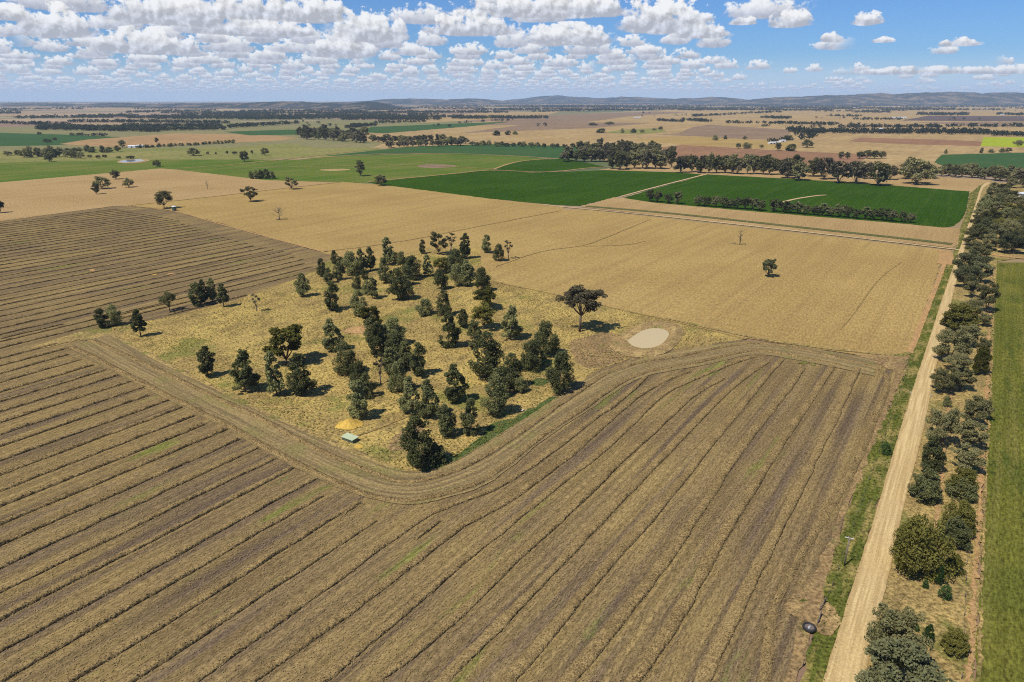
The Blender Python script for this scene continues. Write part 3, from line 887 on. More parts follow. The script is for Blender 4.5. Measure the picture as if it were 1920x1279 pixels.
# ------------------------------------------------------------------ dam
dam_px = [(1177, 640), (1190, 630), (1207, 620), (1225, 616), (1245, 619), (1254, 625), (1252, 633), (1241, 646), (1226, 652), (1207, 654), (1187, 650)]
dam_c = np.mean([G(*p) for p in dam_px], axis=0)
ring = dam_c + (smooth_line([G(*p) for p in dam_px + dam_px[:1]], 2)[:-1] - dam_c) * 1.02
prof = [(0.90, -0.02), (1.0, 0.03), (1.08, 0.35), (1.22, 0.95), (1.38, 1.15), (1.60, 0.75), (1.85, 0.02)]
bv, bf = [], []
nr = len(ring)
for k, (s, z) in enumerate(prof):
    for i, p in enumerate(ring):
        q = dam_c + (p - dam_c) * (s + (rng.normal(0, 0.02) if k > 1 else 0))
        low = 0.45 if (q - dam_c)[0] < -5 else 1.0
        bv.append((q[0], q[1], ZP + z * (low if k > 1 else 1) + (rng.normal(0, 0.07) if 1 < k < 6 else 0)))
for k in range(len(prof) - 1):
    for i in range(nr):
        j = (i + 1) % nr
        bf.append((k * nr + i, k * nr + j, (k + 1) * nr + j, (k + 1) * nr + i))
bank = link('dam_bank', mesh_np('dam_bank', bv, bf, M['bank'], True))
tag(bank, 'raised brown earth bank around the small muddy dam', 'earth bank')
wv = [(p[0], p[1], ZP + 0.06) for p in dam_c + (ring - dam_c) * 1.01]
wm = bpy.data.meshes.new('dam_water')
wm.from_pydata(wv, [], [tuple(range(nr))])
wm.materials.append(M['muddy_water'])
if wm.polygons[0].normal.z < 0:
    wm.flip_normals()
link('dam_water', wm)['kind'] = 'structure'
sheet('pond_water', [(222, 303), (236, 300), (262, 299), (272, 301), (255, 304), (232, 305)], ZP + 0.05, M['blue_water'], 3, 0.4)
field('pond_shore', [(215, 305), (230, 299), (270, 298), (285, 301), (262, 306), (235, 307)], 'stubble_far', 0.7, 0.42, 2)

# ------------------------------------------------------------------ hills on the horizon
HX = np.concatenate([np.arange(-26000, 26001, 130)])
HY = np.arange(6000, 34000, 260)
hx, hy = np.meshgrid(HX, HY)
hz = np.full(hx.shape, -18.0)
rs = np.random.default_rng(5)
# (photo x of the top, photo y of the top, distance, half width px, depth m)
for (x, yt, D, wpx, dep) in [(690, 188.5, 9000, 60, 520), (620, 190, 9600, 130, 600), (520, 191, 9900, 200, 700), (880, 183.5, 17000, 90, 1400), (780, 184.5, 17500, 150, 1500), (1050, 178.5, 21000, 110, 1800),
                             (1180, 182, 19000, 160, 1800), (1330, 181.5, 18000, 120, 1600), (1480, 177, 15500, 110, 1500), (1560, 172, 15000, 120, 1500), (1640, 168.5, 15500, 110, 1600), (1730, 166, 15000, 90, 1500), (1800, 165.5, 15200, 110, 1600),
                             (1890, 166, 15500, 120, 1600), (2000, 164, 15000, 160, 1600), (2200, 163, 15500, 220, 1600), (70, 193.5, 12500, 110, 900), (230, 193.5, 12800, 90, 900), (380, 193, 12000, 160, 900), (-150, 192, 13000, 160, 1000), (-400, 190, 14000, 200, 1200)]:
    d = px_dir(x, yt)
    X = d[0] / d[1] * D
    Z = (CAM_H + d[2] / d[1] * D) * (0.74 if x > 1400 else 0.96) - (8 if x > 600 else -4)
    wm_ = wpx / 1357.0 * D * 1.0
    bumpz = (Z + 18) * np.exp(-((hx - X) / wm_) ** 2 - ((hy - D) / dep) ** 2)
    hz = np.maximum(hz, -18 + bumpz) + 0.05 * np.minimum(hz + 18, bumpz)
nz = np.zeros(hx.shape)
for f, a in ((1 / 2600, 1.0), (1 / 1200, 0.7), (1 / 640, 0.55), (1 / 330, 0.4)):
    ph = rs.uniform(0, 6.28, 6)
    nz += a * (np.sin(hx * f * 6.28 + ph[0] + 2 * np.sin(hy * f * 3 + ph[1])) * np.sin(hy * f * 5 + ph[2] + 1.5 * np.sin(hx * f * 4 + ph[3])))
hz = hz + nz * 0.085 * np.clip(hz + 18, 0, 200)
hz = np.maximum(hz, -1.0)
nx = len(HX)
hf = [(j * nx + i, j * nx + i + 1, (j + 1) * nx + i + 1, (j + 1) * nx + i) for j in range(len(HY) - 1) for i in range(nx - 1)]
link('hills', mesh_np('hills', np.stack([hx.ravel(), hy.ravel(), hz.ravel()], 1), hf, M['hills'], True))['kind'] = 'structure'


def leaves(C, half, seed, up=0.35, flat=1.0):
    """leaf sprays: one small quad at every centre, turned every which way"""
    r = np.random.default_rng(seed)
    n = len(C)
    nr_ = r.normal(0, 1, (n, 3))
    nr_[:, 2] = np.abs(nr_[:, 2]) * flat + up
    nr_ /= np.linalg.norm(nr_, axis=1)[:, None]
    a = np.cross(nr_, r.normal(0, 1, (n, 3)))
    a /= np.linalg.norm(a, axis=1)[:, None] + 1e-9
    b = np.cross(nr_, a)
    s1 = half * r.uniform(0.6, 1.4, n)[:, None]
    s2 = half * r.uniform(0.45, 1.0, n)[:, None]
    V = np.stack([C - a * s1 - b * s2 * 0.4, C + a * s1 * 0.3 - b * s2, C + a * s1 + b * s2 * 0.4, C - a * s1 * 0.3 + b * s2], 1)
    F = np.arange(n * 4).reshape(n, 4)
    return V.reshape(-1, 3), F


# ------------------------------------------------------------------ windrows of cut straw
def windrow(P, scale=1.0, label='', group='', seed=0, rough=1.0, low=1.0):
    r = np.random.default_rng(1000 + seed)
    mid = P[len(P) // 2]
    dist = math.hypot(mid[0], mid[1])
    step = 0.38 if dist < 200 else (0.55 if dist < 330 else 0.9)
    P, t = resample(P, step)
    n = len(P)
    if n < 6:
        return None
    d = np.gradient(P, axis=0)
    d /= np.linalg.norm(d, axis=1)[:, None] + 1e-9
    nrm = np.stack([d[:, 1], -d[:, 0]], 1)

    def wob(l, a):
        m = max(4, int(t[-1] / l) + 3)
        return np.interp(t, np.linspace(0, t[-1], m), r.normal(0, a, m))
    P = P + nrm * (wob(6, 0.09) + wob(40, 0.16))[:, None]
    hgt = np.clip(0.50 + wob(3, 0.10) + wob(1.2, 0.07) + wob(22, 0.09), 0.18, 1.0) * scale ** 0.4 * low
    wid = np.clip(1.0 + wob(4, 0.10) + wob(25, 0.10), 0.6, 1.5) * scale
    ends = np.clip(np.minimum(t, t[-1] - t) / 1.2, 0.06, 1)
    hgt = hgt * ends
    U = np.array([-1.35, -1.05, -0.62, -0.15, 0.28, 0.62, 0.80, 0.86])
    Z = np.array([-0.06, 0.30, 0.72, 0.98, 1.00, 0.78, 0.34, -0.06])
    V = np.zeros((n, 8, 3))
    for k in range(8):
        u = U[k] * wid + r.normal(0, 0.08 * rough, n) * (1 if 0 < k < 7 else 0.8)
        V[:, k, 0] = P[:, 0] + nrm[:, 0] * u
        V[:, k, 1] = P[:, 1] + nrm[:, 1] * u
        V[:, k, 2] = ZT - 0.05 + np.where(Z[k] < 0, -0.05, Z[k] * hgt * (1 + r.normal(0, 0.16 * rough, n)) + 0.03)
    idx = np.arange(n * 8).reshape(n, 8)
    F = np.stack([idx[:-1, :-1].ravel(), idx[:-1, 1:].ravel(), idx[1:, 1:].ravel(), idx[1:, :-1].ravel()], 1)
    me = mesh_np('windrow', V.reshape(-1, 3), F[:, ::-1], M['windrow'])
    o = link('windrow', me)
    if dist < 420:
        m_ = int(t[-1] * (9 if dist < 230 else 4))
        k = r.integers(0, n, m_)
        q = r.integers(1, 6, m_)
        C = V[k, q] + r.normal(0, 0.07, (m_, 3)) + np.array((0, 0, 0.03))
        LV, LF = leaves(C, 0.20 if dist < 230 else 0.30, seed + 7000, 1.3)
        st = link('loose_straw', mesh_np('loose_straw', LV, LF, M['straw']), o)
        st['kind'] = 'stuff'
    return tag(o, label, 'windrow', group)


def inside(P, poly):
    x, y = P[:, 0], P[:, 1]
    c = np.zeros(len(P), bool)
    n = len(poly)
    for i in range(n):
        x1, y1 = poly[i]
        x2, y2 = poly[(i + 1) % n]
        k = ((y1 > y) != (y2 > y)) & (x < (x2 - x1) * (y - y1) / (y2 - y1 + 1e-12) + x1)
        c ^= k
    return c


LEFT = [G(*p) for p in [(-500, 520), (0, 419), (215, 391), (262, 397), (330, 411), (395, 436), (470, 457), (545, 474), (590, 497), (560, 520), (440, 561), (330, 588), (265, 602), (182, 613), (140, 630), (118, 645), (225, 700), (290, 733), (374, 777), (430, 802), (484, 837), (557, 876), (634, 914), (738, 946), (640, 1032), (560, 1090), (245, 1300), (100, 1420), (-500, 1700)]]
ys_left = [423, 426.4, 430, 433.8, 438.1, 442.5, 446.3, 450.2, 454.4, 458.8, 463.1, 467.8, 473.1, 478.8, 485, 491.3, 497.5, 504.4, 511.3, 518.8, 526.3, 535, 543.8, 553.8, 563.8, 573.1, 583.1, 593.8, 603.8, 616, 627.5, 641.3, 653.1,
           671.9, 686, 700, 716.7, 735, 753, 771.7, 792.7, 815, 837, 863, 890, 920, 950, 983, 1021, 1063, 1110, 1160, 1220, 1277]
offs = [float(np.dot(G(0, y), RN)) for y in ys_left]
offs += [float(np.dot(G(x, 1279), RN)) for x in (130, 245)]
# rows hidden from the left edge of the frame: those that start on the far boundary
o0 = offs[0]
gap = 11.3
k = 1
while k < 12:
    offs.append(o0 - gap * k)
    k += 1
ORD = ['first', 'second', 'third', 'fourth', 'fifth', 'sixth', 'seventh', 'eighth', 'ninth', 'tenth', 'eleventh', 'twelfth', 'thirteenth', 'fourteenth', 'fifteenth', 'sixteenth', 'seventeenth', 'eighteenth', 'nineteenth', 'twentieth']
ORD += ['twenty-' + w for w in ORD[:9]] + ['thirtieth'] + ['thirty-' + w for w in ORD[:9]] + ['fortieth'] + ['forty-' + w for w in ORD[:9]]
cnt = 0
nfar = nnear = 0
corner = float(np.dot(G(190, 618), RN))
offs = sorted([o for o in offs if o < corner], reverse=True) + sorted(o for o in offs if o >= corner)
for s in offs:
    t = np.arange(-200, 1100, 2.0)
    P = RN[None, :] * s + RD[None, :] * t[:, None]
    ok = inside(P, LEFT)
    if ok.sum() < 8:
        continue
    # keep only the part in or near the picture
    idx = np.where(ok)[0]
    runs = np.split(idx, np.where(np.diff(idx) > 1)[0] + 1)
    for run in runs:
        if len(run) < 8:
            continue
        Q = P[run]
        pxs = np.array([proj(q[0], q[1], 0)[0] for q in Q])
        Q = Q[(pxs > -60)]
        if len(Q) < 8:
            continue
        trim = int(abs(rng.normal(0, 1.2)))
        if trim:
            Q = Q[:-trim]
        m = proj(*Q[-1], 0)
        far = s < corner
        if far:
            lab = 'thin windrow, ' + ORD[min(nfar, 48)] + ' out from the paddock corner towards the water tank field'
            nfar += 1
        else:
            lab = 'straight windrow, ' + ORD[min(nnear, 48)] + ' from the paddock corner to end at the curved headland row'
            nnear += 1
        grp = 'windrows of the far field' if far else 'windrows running up to the headland'
        windrow(Q, 0.85 if far else 0.95 + rng.normal(0, 0.06), lab, grp, cnt)
        cnt += 1


rl = random.Random(11)
nl = 0
for i in range(60):
    s = offs[rl.randint(0, len(offs) - 14)] + rl.uniform(3.0, 8.0)
    t0 = rl.uniform(60, 330)
    t = np.arange(t0, t0 + rl.uniform(14, 70), 2.0)
    Q = RN[None, :] * s + RD[None, :] * t[:, None]
    if not inside(Q, LEFT).all() or proj(*Q[0], 0)[0] < 0 or proj(*Q[-1], 0)[1] < 560 or nl >= 22:
        continue
    windrow(Q, 0.36, 'faint low line of leftover straw between two straight windrows', 'faint straw lines', 970 + i)
    nl += 1


def PX(*pts):
    return smooth_line([G(*p) for p in pts], 3)


H1 = [(150, 638), (172, 639), (200, 650), (283, 687), (367, 728), (450, 768), (500, 791), (562, 827), (625, 857), (687, 882), (735, 900), (769, 905), (812, 898), (854, 885), (900, 863), (960, 823), (1036, 769), (1100, 727), (1142, 696), (1197, 680), (1268, 671), (1358, 651), (1410, 643), (1455, 647), (1536, 662), (1604, 680), (1649, 693), (1663, 707), (1660, 730), (1642, 781), (1604, 872), (1549, 960), (1489, 1063), (1444, 1150), (1436, 1220), (1428, 1300)]
H2 = [(133, 650), (180, 672), (230, 699), (293, 731), (377, 774), (433, 799), (487, 834), (560, 873), (637, 909), (690, 931), (741, 941), (791, 939), (848, 925), (908, 904), (960, 866), (1023, 812), (1100, 765), (1142, 733), (1197, 701), (1261, 689), (1326, 678), (1384, 662), (1423, 657), (1487, 668), (1578, 686)]
windrow(PX(*H1), 1.05, 'long curved windrow nearest the grass paddock, sweeping round the grove and dam to the road', 'headland windrows', 901)
windrow(PX(*H2), 1.1, 'second curved headland windrow, which the straight rows run into', 'headland windrows', 902)
TR = [
    ([(320, 1310), (430, 1230), (540, 1152), (640, 1082), (700, 1038), (774, 984), (808, 962), (875, 937), (925, 919), (975, 890), (1032, 850), (1100, 793), (1158, 758), (1213, 707)], 1.05),
    ([(430, 1310), (530, 1235), (640, 1158), (714, 1102), (791, 1045), (855, 994), (895, 969), (942, 947), (1002, 904), (1066, 857), (1100, 828), (1165, 769), (1229, 719), (1294, 697)], 1.1),
    ([(560, 1318), (640, 1251), (707, 1189), (808, 1105), (888, 1038), (975, 967), (1059, 900), (1120, 855), (1165, 814), (1229, 752), (1255, 733), (1326, 701), (1374, 681), (1416, 668)], 1.05),
    ([(665, 1312), (707, 1279), (808, 1202), (882, 1135), (959, 1058), (1043, 984), (1116, 912), (1177, 852), (1255, 781), (1310, 733), (1358, 710)], 1.15),
    ([(790, 1318), (828, 1279), (908, 1199), (992, 1118), (1076, 1031), (1143, 957), (1213, 888), (1294, 804), (1365, 732), (1397, 707), (1439, 678)], 1.3),
    ([(920, 1318), (955, 1279), (1036, 1189), (1110, 1098), (1193, 1001), (1250, 937), (1300, 875), (1358, 801), (1423, 723), (1468, 672)], 1.25),
    ([(1035, 1318), (1066, 1279), (1143, 1185), (1217, 1092), (1280, 1010), (1325, 940), (1374, 865), (1433, 788), (1507, 691)], 1.3),
    ([(1163, 1318), (1190, 1279), (1280, 1147), (1335, 1045), (1384, 960), (1449, 859), (1504, 772), (1562, 687)], 1.3),
    ([(1290, 1340), (1320, 1279), (1370, 1175), (1407, 1097), (1444, 1027), (1477, 959), (1536, 846), (1578, 759), (1610, 690)], 1.25),
]
TRL = ['windrow that bends in beside the second headland row above the foreground', 'windrow with a wavy bend, second in from the curved headland', 'windrow with a long bend past the dam end, third in from the headland',
       'ragged windrow with a broken upper end below the dam', 'broad flattened brown windrow in the middle of the mown field', 'broad straight windrow between the brown one and the road',
       'dark straight windrow ending at the green weed patch', 'dark brown windrow, third in from the gravel road', 'wide dark windrow next to the one that follows the road']
for i, (pts, s) in enumerate(TR):
    windrow(PX(*pts), s, TRL[i], 'windrows beside the road', 920 + i, 1.3, 0.78)
windrow(PX((640, 964), (667, 947)), 1.0, 'short stub of windrow below the curved headland row', 'short windrow stubs', 950)
windrow(PX((777, 1012), (800, 996), (826, 976)), 0.5, 'short thin straw stub between two bending windrows', 'short windrow stubs', 951)


# ------------------------------------------------------------------ trees
def clumps(cen, rad, n, seed, squash=0.75):
    """points spread through round leaf clumps, denser towards each clump's skin"""
    r = np.random.default_rng(seed)
    k = r.choice(len(cen), n, p=(rad ** 2) / (rad ** 2).sum())
    d = r.normal(0, 1, (n, 3))
    d /= np.linalg.norm(d, axis=1)[:, None]
    q = r.uniform(0.25, 1.0, n) ** 0.5
    d = d * (q * rad[k])[:, None]
    d[:, 2] *= squash
    return cen[k] + d


def pine_proto(seed, h, w, n, half, bare=0.06, lump=1.0):
    """cypress pine: an uneven egg of big leaf lumps, sometimes with a second leader"""
    r = np.random.default_rng(seed)
    nc = 74
    t = r.uniform(0, 1, nc)
    env = np.where(t < 0.28, 0.66 + 0.34 * t / 0.28, 1.0 - 0.72 * (np.maximum(t - 0.28, 0) / 0.72) ** 1.7)
    ang = r.uniform(0, 2 * math.pi, nc)
    ph = r.uniform(0, 6.28, 4)
    env = env * (1 + 0.26 * lump * np.sin(2 * ang + 5 * t + ph[0]) + 0.16 * lump * np.sin(3 * ang - 8 * t + ph[1]))
    rr = env * w * 0.39 * r.uniform(0.2, 1.0, nc) ** 0.5
    lean = np.array((r.normal(0, 0.035), r.normal(0, 0.035))) * h
    cen = np.stack([rr * np.cos(ang) + lean[0] * t, rr * np.sin(ang) + lean[1] * t, h * (bare + 0.04 + (0.90 - bare) * t)], 1)
    rad = w * r.uniform(0.08, 0.175, nc) * (1.10 - 0.42 * t)
    V, F = leaves(clumps(cen, rad, n, seed + 1, 1.0), half, seed + 2, 0.15)
    V[:, 2] = np.maximum(V[:, 2], 0.05)
    tr = MB()
    tr.tube([(0, 0, -0.4), (0.05, 0, h * 0.15), (lean[0] * .5, lean[1] * .5, h * 0.5), (lean[0], lean[1], h * 0.9)], [h * 0.018, h * 0.014, h * 0.009, h * 0.003], 7)
    for i in range(8):
        k = r.integers(0, nc)
        c0 = cen[k]
        tr.tube([(lean[0] * t[k], lean[1] * t[k], max(0.05, c0[2] - 0.12 * w)), tuple(c0)], [h * 0.005, h * 0.002], 5)
    return h, w, tr, V, F


def gum_proto(seed, h, w, n, half, bare=0.30, ndome=9, open_=0.5):
    """gum: a short trunk forking into limbs, each carrying a dome of foliage"""
    r = np.random.default_rng(seed)
    tr = MB()
    fork = h * max(bare, 0.06) * r.uniform(0.8, 1.0)
    lx, ly = r.normal(0, 0.02 * h, 2)
    tr.tube([(0, 0, -0.4), (lx * 0.3, ly * .3, fork * 0.5), (lx, ly, fork)], [h * 0.026, h * 0.021, h * 0.017], 8)
    cen, rad = [], []
    zc = h * (bare + 0.96) * 0.5
    sz = h * (0.96 - bare) * 0.5
    for i in range(ndome):
        a = 2.4 * i + r.uniform(-0.4, 0.4)
        tt = (i + 0.5) / ndome
        dz = 1 - 1.75 * tt + r.normal(0, 0.08)
        ring_ = math.sqrt(max(0.05, 1 - 0.8 * dz * dz))
        rr = w * 0.34 * ring_ * r.uniform(0.7, 1.1)
        R0 = w * r.uniform(0.15, 0.22) * (1 - 0.12 * open_)
        e = np.array((rr * math.cos(a) + lx, rr * math.sin(a) + ly, zc + sz * 0.72 * dz))
        st = np.array((lx, ly, min(fork * 0.95, e[2] * 0.6)))
        mid = st * 0.5 + e * 0.5 + np.array((0, 0, -0.03 * h))
        tr.tube([tuple(st), tuple(mid), tuple(e)], [h * 0.013, h * 0.008, h * 0.003], 6)
        for j in range(9):
            d = r.normal(0, 1, 3)
            d /= np.linalg.norm(d)
            d[2] = d[2] * 0.6 + 0.1
            cen.append(e + d * R0 * r.uniform(0.35, 1.0))
            rad.append(R0 * r.uniform(0.34, 0.62) * (1.15 - 0.35 * open_))
    V, F = leaves(clumps(np.array(cen), np.array(rad), n, seed + 1, 0.8), half, seed + 2, 0.3)
    V[:, 2] = np.maximum(V[:, 2] * h / max(V[:, 2].max(), 1), 0.05)
    return h, w, tr, V, F


def bush_proto(seed, h, w, n, half):
    r = np.random.default_rng(seed)
    nc = 70
    d = r.normal(0, 1, (nc, 3))
    d /= np.linalg.norm(d, axis=1)[:, None]
    d[:, 2] = np.abs(d[:, 2])
    q = r.uniform(0.3, 1, nc)[:, None] ** 0.4
    cen = d * q * np.array((w * 0.40, w * 0.40, h * 0.80)) + np.array((0, 0, h * 0.10))
    cen[:, :2] *= (1 + 0.18 * np.sin(3 * np.arctan2(cen[:, 1], cen[:, 0]) + seed))[:, None]
    rad = w * r.uniform(0.08, 0.15, nc)
    V, F = leaves(clumps(cen, rad, n, seed + 1, 0.85), half, seed + 2, 0.3)
    V[:, 2] = np.maximum(V[:, 2], 0.02)
    tr = MB()
    for i in range(4):
        c0 = cen[r.integers(0, nc)]
        tr.tube([(0, 0, -0.3), tuple(c0 * np.array((0.4, 0.4, 0.5))), tuple(c0)], [h * 0.02, h * 0.014, h * 0.006], 6)
    return h, w, tr, V, F


def register(kind, built, leafm, barkm):
    h, w, tr, V, F = built
    PROTO.setdefault(kind, []).append((w / h, h, w, tr.mesh('trunk', M[barkm], True), mesh_np('crown', V, F, M[leafm])))


def register_joined(kind, built, leafm, barkm):
    """small far trees: trunk and crown in one mesh with two materials"""
    h, w, tr, V, F = built
    cm = mesh_np('tree', V, F, M[leafm])
    tm = tr.mesh('trunk', M[barkm], True)
    bm = bmesh.new()
    bm.from_mesh(cm)
    nf = len(bm.faces)
    bm.from_mesh(tm)
    bm.faces.ensure_lookup_table()
    for f in bm.faces[nf:]:
        f.material_index = 1
    bm.to_mesh(cm)
    bm.free()
    cm.materials.append(M[barkm])
    PROTO.setdefault(kind, []).append((w / h, h, w, cm))


PROTO = {}
for i, (asp, bare) in enumerate([(0.42, 0.10), (0.50, 0.05), (0.55, 0.03), (0.62, 0.08), (0.68, 0.02), (0.75, 0.04), (0.85, 0.06), (0.36, 0.16), (0.58, 0.06), (0.65, 0.04)]):
    register('pine', pine_proto(50 + i * 7, 18.0, 18.0 * asp, 7400, 0.29, bare, 1.0), 'pine_leaf', 'bark')
for i, (asp, bare) in enumerate([(0.70, 0.30), (0.95, 0.38), (0.85, 0.2), (1.1, 0.3)]):
    register('gum', gum_proto(150 + i * 7, 18.0, 18.0 * asp, 6500, 0.32, bare * 0.7, 11), 'gum_leaf', 'bark')
    register('gum_olive', gum_proto(190 + i * 7, 16.0, 16.0 * asp, 6500, 0.34, 0.15, 10, 0.2), 'olive_leaf', 'bark')
    register('road_gum', gum_proto(230 + i * 7, 11.0, 11.0 * asp * 1.15, 11000, 0.20, 0.10, 11, 0.1), 'grey_leaf', 'bark')
    register('road_tree', gum_proto(260 + i * 7, 11.0, 11.0 * asp * 1.1, 10000, 0.20, 0.10, 10, 0.2), 'gum_leaf', 'bark')
    register('wattle', bush_proto(290 + i, 9.0, 9.0 * asp * 1.2, 11000, 0.17), 'olive_leaf', 'bark')
    register('dark_bush', bush_proto(310 + i, 9.0, 9.0 * asp, 8000, 0.19), 'pine_leaf', 'bark')
    register('young_pine', pine_proto(330 + i, 5.0, 5.0 * (0.5 + 0.12 * i), 2600, 0.13, 0.01, 0.4), 'fresh_leaf', 'bark')
register('lone_gum', gum_proto(404, 20.0, 18.0, 9000, 0.30, 0.42, 10, 0.7), 'gum_dull', 'bark')
register('sparse', gum_proto(411, 12.0, 6.0, 420, 0.30, 0.35, 7, 1.0), 'gum_dull', 'dead_wood')
for i, asp in enumerate((0.6, 0.75, 0.9, 1.05, 1.3)):
    register_joined('mid_gum', gum_proto(500 + i * 5, 16.0, 16.0 * asp, 1700, 0.66, 0.03, 12, 0.0), 'gum_leaf', 'pale_bark')
    register_joined('mid_dull', gum_proto(530 + i * 5, 16.0, 16.0 * asp, 1700, 0.66, 0.03, 12, 0.0), 'gum_dull', 'pale_bark')
    register_joined('mid_pine', pine_proto(560 + i * 5, 14.0, 14.0 * asp * 0.8, 1100, 0.62, 0.04, 1.0), 'pine_leaf', 'bark')
    register_joined('mid_grey', gum_proto(590 + i * 5, 12.0, 12.0 * asp * 0.8, 1500, 0.50, 0.05, 10, 0.0), 'grey_leaf', 'bark')


def dead_tree_mesh(seed, h, spread):
    r = np.random.default_rng(seed)
    tr = MB()
    tr.tube([(0, 0, -0.3), (0.1, 0, h * 0.35), (0.0, 0.1, h * 0.7), (0.2, 0, h)], [h * 0.03, h * 0.024, h * 0.014, h * 0.004], 7)
    for i in range(20):
        z = h * r.uniform(0.22, 0.85)
        a = r.uniform(0, 6.28)
        L = spread * r.uniform(0.4, 1.0)
        e = (L * math.cos(a), L * math.sin(a), z + L * r.uniform(0.1, 0.9))
        m = (e[0] * 0.5, e[1] * 0.5, z + (e[2] - z) * 0.3)
        tr.tube([(0.05, 0, z), m, e], [h * 0.012, h * 0.008, h * 0.002], 5)
        for j in range(2):
            e2 = (e[0] * 0.5 + r.normal(0, L * .35), e[1] * 0.5 + r.normal(0, L * .35), m[2] + r.uniform(0.1, 0.5) * L)
            tr.tube([m, e2], [h * 0.006, h * 0.0015], 4)
    return tr.mesh('dead_tree', M['dead_wood'], True)


def plant(kind, name, x, y, top, wpx, label, cat='tree', group=None):
    p, h, w = size_at(x, y, top, wpx)
    c = PROTO[kind]
    order = sorted(range(len(c)), key=lambda i: abs(c[i][0] - w / h))
    pr_ = c[order[random.randint(0, min(2, len(c) - 1))]]
    k_ = 1.04 if kind in ('road_tree', 'wattle', 'dark_bush') else (1.13 if kind == 'pine' else 1.14)
    s = (w / pr_[2] * k_, w / pr_[2] * k_, h / pr_[1] * 1.03)
    rz = random.uniform(0, 6.28)
    z = ZT - 0.05
    if len(pr_) == 4:
        o = link(name, pr_[3], None, (p[0], p[1], z), rz, s)
    else:
        o = empty(name, (p[0], p[1], z), rz, s)
        link('trunk', pr_[3], o)
        link('crown', pr_[4], o)
    return tag(o, label, cat, group)


